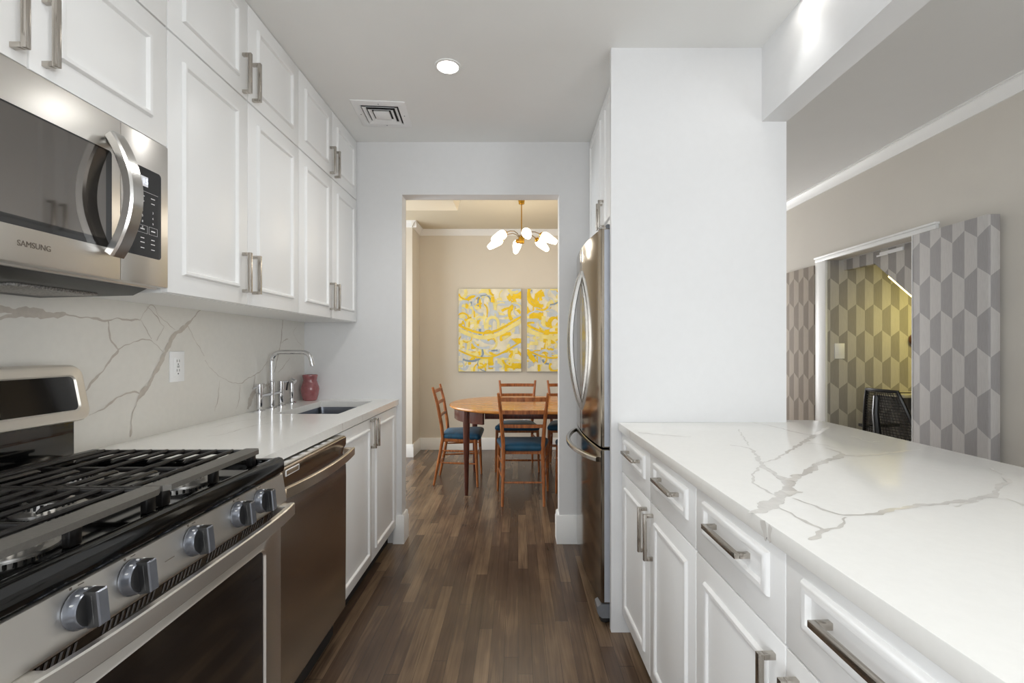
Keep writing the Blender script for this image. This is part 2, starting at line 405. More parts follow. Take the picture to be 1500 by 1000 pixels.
# dining room
DW = 5.72
m = MB(); m.box(-1.75, 1.182, DW, DW+0.1, 0, ZD)
struct('wall_dining_far', m, M['cream'])
m = MB(); m.box(-2.6, -1.215, 5.33, DW+0.1, 0, ZD); struct('wall_dining_corner', m, M['cream'])
m = MB(); m.box(-2.6, -2.5, 3.08, 3.4, 0, ZD); m.box(-2.6, -2.5, 5.1, 5.33, 0, ZD); m.box(-2.6, -2.5, 3.4, 5.1, 0, 0.5); m.box(-2.6, -2.5, 3.4, 5.1, 2.2, ZD)
struct('wall_dining_left', m, M['cream'])
added_side_window(5, -2.58, -2.52, 3.4, 5.1, 0.5, 2.2)  # added window, out of view, for the dining fill light
# near face of the dining room wall (back of the kitchen wall)
m = MB(); m.box(-2.5, DX0, T, T+0.012, 0, ZD); m.box(DX1, 1.073, T, T+0.012, 0, ZD); m.box(DX0, DX1, T, T+0.012, DZ, ZD)
struct('wall_dining_near', m, M['cream'])
# dropped soffit in the dining room ceiling
def z_at(y_px, Y): return EYE+(CY-y_px)*Y/F
m = MB()
sy0, sy1, sx = 3.10, 4.05, -0.53
m.prism([(-1.9, 2.45), (sx, 2.45), (sx+0.0, 2.452), (sx+0.075, ZD), (-1.9, ZD)], lambda u, v, t: (u, t, v), sy0, sy1)
struct('trim_soffit', m, M['drop'])

def crown(m, p0, p1, inward, ztop, d=0.055, h=0.07):
    """crown moulding from p0 to p1, profile stepping out along inward"""
    pr = [(0, -h), (0.008, -h), (0.012, -h+0.012), (d*0.55, -0.024), (d*0.8, -0.014), (d*0.8, -0.008), (d, -0.008), (d, 0), (0, 0)]
    L = []
    for p in (p0, p1): L.append([(p[0]+inward[0]*u, p[1]+inward[1]*u, ztop+v) for u, v in pr])
    m.loops(L, cap0=True, cap1=True)
def base(m, p0, p1, inward, h=0.18, d=0.018):
    pr = [(0, 0), (d, 0), (d, h-0.035), (d-0.003, h-0.03), (d-0.005, h-0.008), (d-0.011, h), (0, h)]
    L = []
    for p in (p0, p1): L.append([(p[0]+inward[0]*u, p[1]+inward[1]*u, v) for u, v in pr])
    m.loops(L, cap0=True, cap1=True)
m = MB()
crown(m, (-1.215, DW), (1.073, DW), (0, -1), ZD); crown(m, (-1.215, 5.33-0.05), (-1.215, DW), (1, 0), ZD); crown(m, (-2.5, 5.33), (-1.215+0.05, 5.33), (0, -1), ZD)
struct('trim_1', m, M['trim'])
m = MB()
base(m, (-1.215, DW), (1.073, DW), (0, -1), 0.145); base(m, (-1.215, 5.33-0.016), (-1.215, DW), (1, 0), 0.145); base(m, (-2.5, 5.33), (-1.215+0.016, 5.33), (0, -1), 0.145)
struct('baseboard_dining', m, M['trim'])
# baseboards that wrap the two doorway jambs
m = MB(); base(m, (-0.80, YF), (DX0+0.018, YF), (0, -1)); base(m, (DX0, YF), (DX0, T+0.012), (1, 0)); struct('baseboard_left', m, M['trim'])
m = MB(); base(m, (DX1-0.018, YF), (0.395, YF), (0, -1)); base(m, (DX1, YF), (DX1, T+0.012), (-1, 0)); struct('baseboard_right', m, M['trim'])
# living room wall with the opening of the nook
XR = 2.45; OY0, OY1, OZ = 2.74, 3.675, 1.945
m = MB(); m.box(XR, XR+0.1, -3.1, -2.95, 0, ZC); m.box(XR, XR+0.1, -1.15, OY0, 0, ZC); m.box(XR, XR+0.1, -2.95, -1.15, 0, 0.55); m.box(XR, XR+0.1, -2.95, -1.15, 2.35, ZC); m.box(XR, XR+0.1, OY1+0.06, 7.6, 0, ZC); m.box(XR, XR+0.1, OY1, OY1+0.06, OZ, ZC); m.box(XR, XR+0.1, OY0, OY1, OZ, ZC)
struct('wall_living', m, M['beige'])
added_side_window(4, XR+0.03, XR+0.09, -2.95, -1.15, 0.55, 2.35)  # added window in the right wall behind the camera, for fill light
m = MB(); m.box(1.182, 1.28, 7.5, 7.6, 0, ZC); m.box(2.36, XR+0.1, 7.5, 7.6, 0, ZC); m.box(1.28, 2.36, 7.5, 7.6, 0, 0.5); m.box(1.28, 2.36, 7.5, 7.6, 2.3, ZC)
struct('wall_living_far', m, M['beige'])
m = MB(); m.box(1.28, 1.33, 7.52, 7.58, 0.5, 2.3); m.box(2.31, 2.36, 7.52, 7.58, 0.5, 2.3); m.box(1.33, 2.31, 7.52, 7.58, 0.5, 0.55); m.box(1.33, 2.31, 7.52, 7.58, 2.25, 2.3)
struct('added_window_6', m, M['trim'])  # added unseen window where the living room fill light stands
m = MB(); crown(m, (XR, -3.0), (XR, 7.5), (-1, 0), ZC, 0.05, 0.075); struct('trim_2', m, M['trim'])
m = MB()
m.box(XR-0.022, XR, 2.70, 3.80, OZ, OZ+0.028, b=0.003); m.box(XR-0.03, XR, 2.695, 3.805, OZ+0.028, OZ+0.042, b=0.003)   # head casing
m.box(XR-0.02, XR, OY1, 3.80, 0, OZ, b=0.003)                                 # jamb
struct('trim_3', m, M['trim'])
# nook under the stairs: end wall, back wall, stringer face with its slope
NY = OY1
m = MB()
m.box(XR, XR+0.1, NY, NY+0.06, 0, OZ); m.box(XR+0.1, 3.75, NY, NY+0.06, 0, 2.0); m.box(3.69, 3.75, 1.9, NY, 0, 2.0)
m.box(XR+0.1, 3.75, 1.84, 1.9, 0, 2.0)
struct('wall_nook', m, M['paper_nook'])
m = MB()
xs = XR+0.13
st = [(NY, 1.945), (NY, 1.865), (3.36, 1.862), (2.95, 1.515), (2.2, 0.88), (1.9, 0.63), (1.9, 1.945)]
m.prism(st, lambda u, v, t: (t, u, v), xs, xs+0.045)
m.prism([(NY, 1.945), (NY, 1.905), (3.345, 1.902), (2.93, 1.555), (2.2, 0.92), (1.9, 0.67), (1.9, 1.945)], lambda u, v, t: (t, u, v), xs+0.045, 3.69)
struct('wall_stringer', m, M['paper_nook'])
struct('ceiling_nook', MB().box(XR+0.1, 3.75, 1.84, NY+0.06, 1.945, 2.0), M['wall'])

# ------------------------------------------------------------------ cabinet building blocks
def facing(side, X):
    """maps (u along the run, v up, n outwards) for a front that faces +X (side 1) or -X (side -1)"""
    return (lambda u, v, n: (X+side*n, u, v))
def fbox(m, fn, u0, u1, v0, v1, n0, n1, k=0, b=0.0):
    p = fn(u0, v0, n0); q = fn(u1, v1, n1)
    return m.box(p[0], q[0], p[1], q[1], p[2], q[2], k, b)
def moulding(m, fn, u0, u1, v0, v1, inset, n, wd=0.018, hi=0.011, k=0):
    pr = [(0, 0), (0.0015, hi*0.55), (wd*0.25, hi*0.92), (wd*0.5, hi), (wd*0.75, hi*0.85), (wd*0.92, hi*0.4), (wd, 0)]
    L = []
    for d, h in pr:
        e = inset+d
        L.append([fn(u0+e, v0+e, n+h), fn(u1-e, v0+e, n+h), fn(u1-e, v1-e, n+h), fn(u0+e, v1-e, n+h)])
    m.loops(L, k)
TH = 0.02
def panel_front(name, fn, u0, u1, v0, v1, parent, inset=0.06, mouldw=0.018, hi=0.011):
    m = MB(); g = 0.002
    fbox(m, fn, u0+g, u1-g, v0+g, v1-g, -TH, 0, b=0.0015)
    moulding(m, fn, u0, u1, v0, v1, inset, -0.0003, mouldw, hi)
    return m.build(name, M['cab'], parent)
def pull(fn, u, v, ln, vert, parent, n=0.0, s=0.0115, out=0.034):
    """square bar pull with two square posts"""
    m = MB(); h = ln/2; a = s/2
    if vert:
        fbox(m, fn, u-a, u+a, v-h, v+h, n+out-s, n+out, b=0.001)
        for z in (v-h, v+h-s): fbox(m, fn, u-a, u+a, z, z+s, n, n+out-s, b=0.0008)
    else:
        fbox(m, fn, u-h, u+h, v-a, v+a, n+out-s, n+out, b=0.001)
        for z in (u-h, u+h-s): fbox(m, fn, z, z+s, v-a, v+a, n, n+out-s, b=0.0008)
    return m.build('handle', M['nickel'], parent)

# ------------------------------------------------------------------ left wall cabinets
UX = -1.035
FL = facing(1, UX)
YS = [0.593, 0.981, 1.369, 1.777, 2.192, 2.587, 2.978]
ZM = 2.197
def wall_cabinet(name, label, y0, ym, y1, z0, z1, handle_low=True, handle_z=None):
    t = thing(name, label, 'cabinet', ((XL+UX)/2, (y0+y1)/2, z0), 'white wall cabinets over the left counter')
    m = MB(); m.box(XL, UX-TH, y0+0.0005, y1-0.0005, z0, z1); m.build('body', M['cab'], t)
    hz = handle_z
    for k, (a, b) in enumerate(((y0, ym), (ym, y1))):
        d = panel_front('door', FL, a, b, z0, z1-0.002, t)
        pull(FL, (b-0.032) if k == 0 else (a+0.032), hz, 0.15, True, d)
    return t
wall_cabinet('wall_cabinet', 'tall white two-door wall cabinet beside the microwave, above the outlet', YS[2], YS[3], YS[4], 1.416, ZM, handle_z=1.536)
wall_cabinet('wall_cabinet', 'tall white two-door wall cabinet above the sink, nearest the doorway', YS[4], YS[5], YS[6], 1.416, ZM, handle_z=1.536)
wall_cabinet('upper_wall_cabinet', 'short white two-door cabinet at the ceiling, second from the doorway on the left', YS[2], YS[3], YS[4], ZM, ZC, handle_z=2.285)
wall_cabinet('upper_wall_cabinet', 'short white two-door cabinet at the ceiling, nearest the doorway on the left', YS[4], YS[5], YS[6], ZM, ZC, handle_z=2.285)
wall_cabinet('wall_cabinet', 'low wide white two-door cabinet directly above the microwave', YS[0], YS[1], YS[2], 1.842, ZM, handle_z=1.94)
wall_cabinet('upper_wall_cabinet', 'short white two-door cabinet at the ceiling, topmost above the microwave', YS[0], YS[1], YS[2], ZM, ZC, handle_z=2.285)

# ------------------------------------------------------------------ backsplash and left counter, with drawn quartz veins
def on_left_wall(x, y):           # photo pixel -> (Y, Z) on the backsplash
    Y = F*(-XL-0.012)/(CX-x); return Y, EYE-(y-CY)*Y/F
def on_counter(x, y, z):          # photo pixel -> (X, Y) on a horizontal top
    Y = (EYE-z)*F/(y-CY); return (x-CX)*Y/F, Y
def vein_pts(ctrl, seed, rough=0.45, step=0.006, wander=0.003):
    """smooth, slightly wandering line through (u, v, half width) control points"""
    r = random.Random(seed)
    for _ in range(2):                                  # corner cutting
        q = [ctrl[0]]
        for a, b in zip(ctrl[:-1], ctrl[1:]):
            q += [tuple(0.75*x+0.25*y for x, y in zip(a, b)), tuple(0.25*x+0.75*y for x, y in zip(a, b))]
        ctrl = q+[ctrl[-1]]
    ph = [r.uniform(0, 6.28) for _ in range(6)]; out = []; s = 0.0
    for a, b in zip(ctrl[:-1], ctrl[1:]):
        L = math.hypot(b[0]-a[0], b[1]-a[1]); n = max(1, int(L/step))
        dx, dy = (b[0]-a[0])/max(L, 1e-6), (b[1]-a[1])/max(L, 1e-6)
        for i in range(n):
            t = i/n; d = s+L*t
            w = wander*(0.6*math.sin(d*70+ph[0])+0.4*math.sin(d*163+ph[1]))
            f = 1+rough*(0.55*math.sin(d*55+ph[2])+0.35*math.sin(d*121+ph[3])+0.25*math.sin(d*290+ph[4]))
            h = (a[2]+(b[2]-a[2])*t)*max(0.25, f)
            out.append((a[0]+(b[0]-a[0])*t-dy*w, a[1]+(b[1]-a[1])*t+dx*w, max(0.0005, h)))
        s += L
    out.append(ctrl[-1]); return out
LIFT = [0]
def wall_veins(m, fn, conv, lines, k=1, lift=0.0004, zx=0.26, ox=0, oy=420, ws=1.0):
    for i, ln in enumerate(lines):
        c = []
        for (x, y, h) in ln:
            u, v = conv(ox+x*zx, oy+y*zx); c.append((u, v, h*ws))
        m.ribbon(vein_pts(c, 31+i*7), fn, lift+i*0.00006, k)
m = MB(); bx = XL+0.012
m.box(XL+0.001, bx, 0.55, YF, 0.9, 1.42)
fnw = lambda u, v, n: (bx+n, u, v)
lines = [
 [(-60, 118, 0.009), (40, 132, 0.011), (110, 138, 0.010), (200, 150, 0.014), (290, 158, 0.012), (370, 158, 0.004)],
 [(-40, 180, 0.004), (30, 168, 0.005), (80, 164, 0.005), (140, 158, 0.004)],
 [(370, 158, 0.002), (480, 172, 0.0016), (520, 178, 0.004), (560, 184, 0.004), (610, 192, 0.002), (650, 178, 0.0016), (710, 184, 0.004), (790, 188, 0.0014)],
 [(608, 192, 0.003), (612, 260, 0.003), (625, 300, 0.0025), (665, 355, 0.003)],
 [(665, 355, 0.004), (610, 430, 0.003), (570, 480, 0.0025), (530, 525, 0.005), (480, 585, 0.0015)],
 [(665, 355, 0.002), (730, 315, 0.0014), (800, 298, 0.002), (850, 295, 0.0014), (880, 330, 0.0012), (915, 365, 0.0012)],
 [(790, 188, 0.001), (815, 130, 0.001), (860, 92, 0.0012), (890, 160, 0.001), (940, 205, 0.001), (985, 240, 0.001)],
 [(825, 110, 0.001), (860, 140, 0.001), (885, 165, 0.002), (905, 215, 0.001), (930, 225, 0.001), (900, 270, 0.001), (880, 300, 0.001)],
 [(790, 190, 0.001), (835, 255, 0.0016), (850, 295, 0.001)],
 [(1130, 128, 0.002), (1085, 175, 0.003), (1055, 215, 0.006), (1020, 240, 0.011), (985, 265, 0.009), (950, 320, 0.008), (925, 385, 0.012), (895, 440, 0.007), (870, 490, 0.008), (840, 545, 0.007), (815, 580, 0.010), (780, 630, 0.006), (770, 645, 0.002)],
 [(785, 600, 0.002), (740, 590, 0.003), (690, 605, 0.002), (620, 655, 0.004), (560, 700, 0.001), (500, 725, 0.001)],
 [(770, 645, 0.001), (745, 710, 0.0016), (735, 800, 0.0014), (738, 828, 0.008), (730, 845, 0.002)],
 [(1055, 215, 0.001), (1080, 270, 0.001), (1150, 390, 0.001)],
]
wall_veins(m, fnw, on_left_wall, lines)
lines = [   # behind the faucet (crop at 300,460, 0.24 px per step)
 [(475, 35, 0.005), (470, 110, 0.006), (462, 190, 0.005), (445, 260, 0.006), (430, 330, 0.005), (415, 380, 0.003)],
 [(465, 175, 0.001), (490, 158, 0.004), (508, 150, 0.002)],
 [(385, 285, 0.001), (345, 345, 0.003), (300, 375, 0.002), (270, 385, 0.003), (215, 430, 0.002), (140, 410, 0.001), (60, 360, 0.001), (20, 310, 0.001), (0, 280, 0.001)],
 [(380, 430, 0.012), (330, 445, 0.018), (295, 480, 0.016), (275, 530, 0.020), (262, 580, 0.012)],
 [(305, 375, 0.002), (300, 440, 0.005), (285, 500, 0.004)],
 [(520, 265, 0.001), (480, 320, 0.003), (445, 360, 0.001)],
 [(90, 405, 0.001), (80, 520, 0.003), (60, 590, 0.001)],
 [(215, 430, 0.001), (210, 520, 0.003), (190, 580, 0.001)],
 [(560, 75, 0.001), (535, 110, 0.001), (560, 160, 0.001), (590, 190, 0.001)],
]
wall_veins(m, fnw, on_left_wall, lines, zx=0.24, ox=300, oy=460, ws=0.8)
tag(m.build('backsplash', [M['quartz_back'], M['vein_back']]), 'white quartz backsplash with grey branching veins on the left wall', 'backsplash')

ZT = 0.925; CE = -0.765
SX0, SX1, SY0, SY1 = -1.215, -0.893, 2.306, 2.854
t = thing('countertop', 'white quartz countertop running from the stove to the doorway wall, with sink cutout', 'countertop', (-1.07, 2.2, ZT-0.035))
m = MB()
for (a, b, c, d) in ((bx, SX0, 1.372, YF), (SX1, CE, 1.372, YF), (SX0, SX1, 1.372, SY0), (SX0, SX1, SY1, YF)):
    m.box(a, b, c, d, ZT-0.035, ZT)
fnc = lambda u, v, n: (u, v, ZT+n)
def cvein(m, fn, conv, lines, zx, ox, oy, k=1, ws=1.0, **kw):
    for i, ln in enumerate(lines):
        c = []
        for (x, y, h) in ln:
            u, v = conv(ox+x*zx, oy+y*zx); c.append((u, v, h*ws))
        m.ribbon(vein_pts(c, 131+i*5, **kw), fn, 0.0004+i*0.00003, k)
cv = lambda x, y: on_counter(x, y, ZT)
cvein(m, fnc, cv, [[(10, 745, 0.002), (120, 735, 0.003), (250, 690, 0.003), (420, 660, 0.002), (560, 650, 0.002)],
                   [(60, 690, 0.0015), (200, 650, 0.002), (330, 640, 0.0015), (380, 625, 0.0015)]], 0.24, 300, 460)
m.ribbon([(2.02, ZT-0.001, 0.004), (2.025, ZT-0.034, 0.003)], lambda u, v, n: (CE+n, u, v), 0.0003, 1)
m.ribbon([(2.28, ZT-0.001, 0.003), (2.285, ZT-0.034, 0.003)], lambda u, v, n: (CE+n, u, v), 0.0003, 1)
m.build('slab', [M['quartz'], M['vein']], t)

# sink
t = thing('sink', 'undermount stainless steel sink set in the left countertop', 'sink', ((SX0+SX1)/2, (SY0+SY1)/2, 0.70))
m = MB()
def rl(e, z, r): return [(x, y, z) for x, y in rrect(SX0-0.004+e, SX1+0.004-e, SY0-0.004+e, SY1+0.004-e, r)]
m.loops([rl(-0.015, ZT-0.036, 0.03), rl(0, ZT-0.036, 0.025), rl(0.003, ZT-0.06, 0.025), rl(0.008, 0.72, 0.03), rl(0.03, 0.705, 0.03), rl(0.12, 0.70, 0.03)], cap1=True)
m.build('basin', M['sink'], t)
m = MB(); m.lathe([(0.0, 0.002), (0.025, 0.003), (0.04, 0.005), (0.045, 0.002), (0.045, 0.0)], ((SX0+SX1)/2, (SY0+SY1)/2, 0.7005))
m.build('drain', M['chrome'], t)

# bridge faucet
FX = -1.335
fys = (2.395, 2.515, 2.61)
t = thing('faucet', 'chrome bridge kitchen faucet with a squared gooseneck spout behind the sink', 'faucet', (FX, fys[1], ZT))
m = MB()
m.lathe([(0.026, 0), (0.026, 0.006), (0.014, 0.010), (0.014, 0.012)], (FX, fys[1], ZT)); m.lathe([(0.0145, 0.01), (0.0145, 0.125), (0.0165, 0.127), (0.0165, 0.145), (0.0125, 0.15)], (FX, fys[1], ZT))
m.tube([(FX, fys[0], ZT+0.078), (FX, fys[2], ZT+0.078)], 0.009, 12)
m.build('bridge', M['chrome'], t)
pts = [(FX, fys[1], ZT+0.14), (FX, fys[1], ZT+0.255)]
for k in range(1, 8):
    a = k*PI/2/7; pts.append((FX+0.05*(1-math.cos(a)), fys[1], ZT+0.255+0.05*math.sin(a)))
pts.append((FX+0.165, fys[1], ZT+0.305))
for k in range(1, 7):
    a = k*math.radians(78)/6; pts.append((FX+0.165+0.05*math.sin(a), fys[1], ZT+0.305-0.05*(1-math.cos(a))))
pts.append((pts[-1][0]+0.008, fys[1], pts[-1][2]-0.035))
m = MB(); m.tube(pts, 0.0115, 14); m.build('spout', M['chrome'], t)
for i, y in ((0, fys[0]), (1, fys[2])):
    m = MB(); m.lathe([(0.026, 0), (0.026, 0.006), (0.013, 0.009), (0.0145, 0.02), (0.0145, 0.092), (0.0175, 0.094), (0.0175, 0.14), (0.015, 0.143)], (FX, y, ZT))
    p = m.build('valve', M['chrome'], t)
    m = MB(); s = -1 if i == 0 else 1
    m.tube([(FX, y+s*0.012, ZT+0.13), (FX+0.004, y+s*0.065, ZT+0.124 if i == 0 else ZT+0.134)], [0.006, 0.0045], 10)
    m.build('lever', M['chrome'], p)
# side sprayer
SPY = 2.735
t = thing('side_sprayer', 'chrome side sprayer with a black trigger standing right of the faucet', 'sprayer', (FX, SPY, ZT))
m = MB(); m.lathe([(0.026, 0), (0.026, 0.006), (0.016, 0.012), (0.015, 0.03), (0.012, 0.032)], (FX, SPY, ZT)); m.build('base', M['chrome'], t)
m = MB(); m.lathe([(0.010, 0.03), (0.013, 0.06), (0.0135, 0.1), (0.011, 0.12), (0.012, 0.13)], (FX, SPY, ZT))
m.tube([(FX-0.012, SPY, ZT+0.128), (FX, SPY, ZT+0.138), (FX+0.022, SPY-0.004, ZT+0.128)], [0.011, 0.015, 0.014], 12)
m.build('spray_head', M['chrome'], t)
m = MB(); m.tube([(FX-0.016, SPY-0.008, ZT+0.13), (FX-0.02, SPY-0.012, ZT+0.105), (FX-0.024, SPY-0.012, ZT+0.08)], [0.005, 0.005, 0.004], 8); m.build('trigger', M['plastic_blk'], t)
# vase
vb = (-1.30, 2.90, ZT)
prof = [(0.036, 0), (0.041, 0.004), (0.050, 0.035), (0.055, 0.070), (0.053, 0.085), (0.043, 0.112), (0.039, 0.125), (0.042, 0.140), (0.045, 0.155), (0.0445, 0.160), (0.041, 0.157), (0.036, 0.135), (0.036, 0.12), (0.048, 0.08), (0.045, 0.035), (0.03, 0.012), (0.0, 0.010)]
m = MB(); m.lathe(prof, vb, n=32)
tag(m.build('vase', M['vase']), 'small mauve glass vase in the corner behind the sink', 'vase')
# outlet on the backsplash
def decora(name, label, fn, u, v, parent_cat, two=True, wd=0.078, ht=0.122):
    m = MB(); fbox(m, fn, u-wd/2, u+wd/2, v-ht/2, v+ht/2, 0, 0.006, b=0.0022)
    p = fn(u, v-ht/2, 0)
    t = thing(name, label, parent_cat, p)
    m.build('cover_plate', M['plastic_wht'], t)
    m = MB(); fbox(m, fn, u-0.017, u+0.017, v-0.034, v+0.034, 0.0055, 0.0085, b=0.001)
    if two:
        for s in (-1, 1):
            c = v+s*0.019
            for du in (-0.0065, 0.0065): fbox(m, fn, u+du-0.0012, u+du+0.0012, c-0.001, c+0.009, 0.0084, 0.0088, 1)
            fbox(m, fn, u-0.0025, u+0.0025, c-0.012, c-0.007, 0.0084, 0.0088, 1)
        fbox(m, fn, u-0.006, u+0.006, v-0.0035, v-0.0008, 0.0084, 0.0092, 2); fbox(m, fn, u-0.006, u+0.006, v+0.0008, v+0.0035, 0.0084, 0.0092, 2)
        m.build('receptacle', [M['plastic_wht'], M['slot'], M['plastic_gry']], t)
    else:
        m.build('rocker', M['plastic_wht'], t)
    return t
decora('power_outlet', 'white double power outlet on the quartz backsplash', facing(1, bx), 1.865, 1.178, 'outlet')

# ------------------------------------------------------------------ sink base cabinet
BX = -0.778
t = thing('base_cabinet', 'white two-door base cabinet under the sink beside the dishwasher', 'cabinet', (-1.07, 2.47, 0))
m = MB(); m.box(XL, BX-TH, 1.99, YF-0.001, 0.115, ZT-0.0365); m.box(BX-TH, BX-0.002, 2.947, YF-0.001, 0.115, ZT-0.0365)
# hollow for the basin is covered by the slab, so only the shell shows
mm = MB()
mm.box(XL+0.002, XL+0.02, 1.99, YF-0.001, 0.115, ZT-0.0365); mm.box(XL+0.02, BX-TH, 1.99, 2.008, 0.115, ZT-0.0365); mm.box(XL+0.02, BX-TH, 2.93, YF-0.001, 0.115, ZT-0.0365)
mm.box(XL+0.02, BX-TH, 2.008, 2.93, 0.115, 0.133); mm.box(BX-TH-0.018, BX-TH, 2.008, 2.93, 0.133, ZT-0.0365); mm.box(BX-TH, BX-0.002, 2.947, YF-0.001, 0.115, ZT-0.0365)
mm.build('body', M['cab'], t)
FB = facing(1, BX)
for k, (a, b) in enumerate(((1.992, 2.472), (2.472, 2.946))):
    d = panel_front('door', FB, a, b, 0.115, 0.882, t, 0.05)
    pull(FB, (b-0.03) if k == 0 else (a+0.03), 0.80, 0.15, True, d)
m = MB(); m.box(BX-0.075, BX-0.06, 1.99, YF-0.001, 0, 0.115); m.build('toe_kick', M['slot'], t)

# ------------------------------------------------------------------ dishwasher
DX = -0.735; D0, D1 = 1.382, 1.984
t = thing('dishwasher', 'bronze toned stainless steel dishwasher between the stove and the sink cabinet', 'dishwasher', (-1.0, 1.68, 0))
m = MB(); m.box(-1.35, DX-0.055, D0+0.004, D1-0.004, 0.03, ZT-0.04); m.build('body', M['slot'], t)
# door: vertical section swept along the width, scooped behind the handle and leaning in at the foot
sec = [(-0.050, 0.145), (-0.006, 0.145), (-0.003, 0.152), (-0.001, 0.40), (0.000, 0.70), (-0.001, 0.755), (-0.010, 0.785), (-0.014, 0.805), (-0.010, 0.825), (-0.001, 0.842), (0.000, 0.872), (-0.003, 0.876), (-0.050, 0.876)]
m = MB(); m.prism(sec, lambda u, v, s: (DX+u, s, v), D0, D1); d = m.build('door', M['steel_dw'], t)
m = MB(); m.box(DX-0.052, DX-0.006, D0+0.003, D1-0.003, 0.8765, 0.881, b=0.001)
for k in range(8): m.box(DX-0.032, DX-0.016, D0+0.07+k*0.058, D0+0.10+k*0.058, 0.881, 0.8815, 1)
m.build('control_strip', [M['steel'], M['mark']], d)
hp = []
for k in range(17):
    s = k/16; e = 4*s*(1-s); hp.append((DX+0.034+0.022*e, D0+0.012+s*(D1-D0-0.024), 0.815))
m = MB(); m.tube(hp, 1, m=0, sq=(0.034, 0.014), up=(0, 0, 1))
for y in (hp[0][1], hp[-1][1]): m.box(DX-0.004, DX+0.036, y-0.010, y+0.010, 0.801, 0.830, b=0.003)
m.build('handle', M['steel_warm'], d)
m = MB(); m.box(DX-0.0005, DX+0.0012, D0+0.085, D0+0.175, 0.846, 0.866, b=0.0005); m.box(DX+0.0011, DX+0.0014, D0+0.089, D0+0.171, 0.849, 0.863, 1); m.build('badge', [M['plastic_wht'], M['steel_warm']], d)
m = MB(); m.box(DX-0.09, DX-0.07, D0, D1, 0, 0.14); m.build('toe_kick', M['slot'], t)

# ------------------------------------------------------------------ gas range
R0, R1 = 0.600, 1.364
OX = -0.695
t = thing('gas_range', 'stainless steel gas range with black cast iron grates in the left foreground', 'range', (-1.03, 0.98, 0))
m = MB(); m.box(XL+0.03, OX-0.045, R0, R1, 0.03, 0.885); m.build('body', M['plastic_blk'], t)
# cooktop: black enamel pan with a raised rim and a rounded front fascia
m = MB()
sec = [(-1.30, 0.888), (-0.70, 0.888), (-0.690, 0.892), (-0.687, 0.900), (-0.688, 0.922), (-0.693, 0.930), (-0.703, 0.933), (-0.722, 0.929), (-0.732, 0.914), (-1.24, 0.914), (-1.25, 0.930), (-1.30, 0.930)]
m.prism(sec, lambda u, v, s: (u, s, v), R0, R1)
for y in (R0, R1-0.018): m.box(-1.25, -0.705, y, y+0.018, 0.90, 0.930, b=0.004)
ct = m.build('cooktop', M['black'], t)
def burner(x, y, r):
    m = MB(); m.lathe([(r*1.7, 0.914), (r*1.7, 0.917), (r*1.15, 0.920), (r*1.1, 0.934), (r*0.9, 0.936), (r*0.9, 0.934)], (x, y, 0), n=28, m=0)
    for k in range(24):
        a = 2*PI*k/24; m.box(x+r*1.12*math.cos(a)-0.002, x+r*1.12*math.cos(a)+0.002, y+r*1.12*math.sin(a)-0.002, y+r*1.12*math.sin(a)+0.002, 0.922, 0.933, 1)
    m.build('burner', [M['steel'], M['slot']], ct)
    m = MB(); m.lathe([(0.0, 0.944), (r*0.8, 0.9435), (r*0.92, 0.940), (r*0.92, 0.936), (0, 0.936)], (x, y, 0), n=28); m.build('burner_cap', M['castiron'], ct)
for x, y, r in ((-0.86, 0.78, 0.04), (-1.12, 0.78, 0.034), (-0.86, 1.18, 0.046), (-1.12, 1.18, 0.03), (-0.99, 0.98, 0.036)): burner(x, y, r)
# two grates
def grate(y0, y1):
    m = MB(); zt = 0.962
    # flat front rail with clipped ends
    m.prism([(-0.790, y0+0.002), (-0.752, y0+0.002), (-0.742, y0+0.014), (-0.742, y1-0.022), (-0.754, y1-0.002), (-0.790, y1-0.002)], lambda u, v, s: (u, v, s), zt-0.012, zt, 1)
    m.box(-1.235, -1.213, y0+0.002, y1-0.002, zt-0.016, zt-0.002, b=0.003)
    for y in (y0+0.008, y1-0.008): m.box(-1.22, -0.785, y-0.006, y+0.006, zt-0.016, zt-0.003, b=0.003)
    yc = (y0+y1)/2
    m.box(-1.22, -0.785, yc-0.006, yc+0.006, zt-0.020, zt-0.008, b=0.003)
    for k, x in enumerate((-0.825, -0.872, -0.919, -0.966, -1.013, -1.060, -1.107, -1.154, -1.195)):
        if k % 2 == 1: m.tube([(x, y0+0.01, zt-0.006), (x, yc-0.055, zt-0.005), (x, yc-0.045, zt-0.008)], [0.0055, 0.0055, 0.003], 8); m.tube([(x, y1-0.01, zt-0.006), (x, yc+0.055, zt-0.005), (x, yc+0.045, zt-0.008)], [0.0055, 0.0055, 0.003], 8)
        else: m.tube([(x, y0+0.01, zt-0.006), (x, y1-0.01, zt-0.006)], 0.0055, 8)
    for x in (-0.765, -1.22):
        for y in (y0+0.02, yc, y1-0.02): m.box(x-0.008, x+0.008, y-0.012, y+0.012, 0.9145, zt-0.010, b=0.003)
    m.build('grate', [M['castiron'], M['grate_rail']], ct)
grate(R0+0.012, 0.980); grate(0.980, R1-0.014)
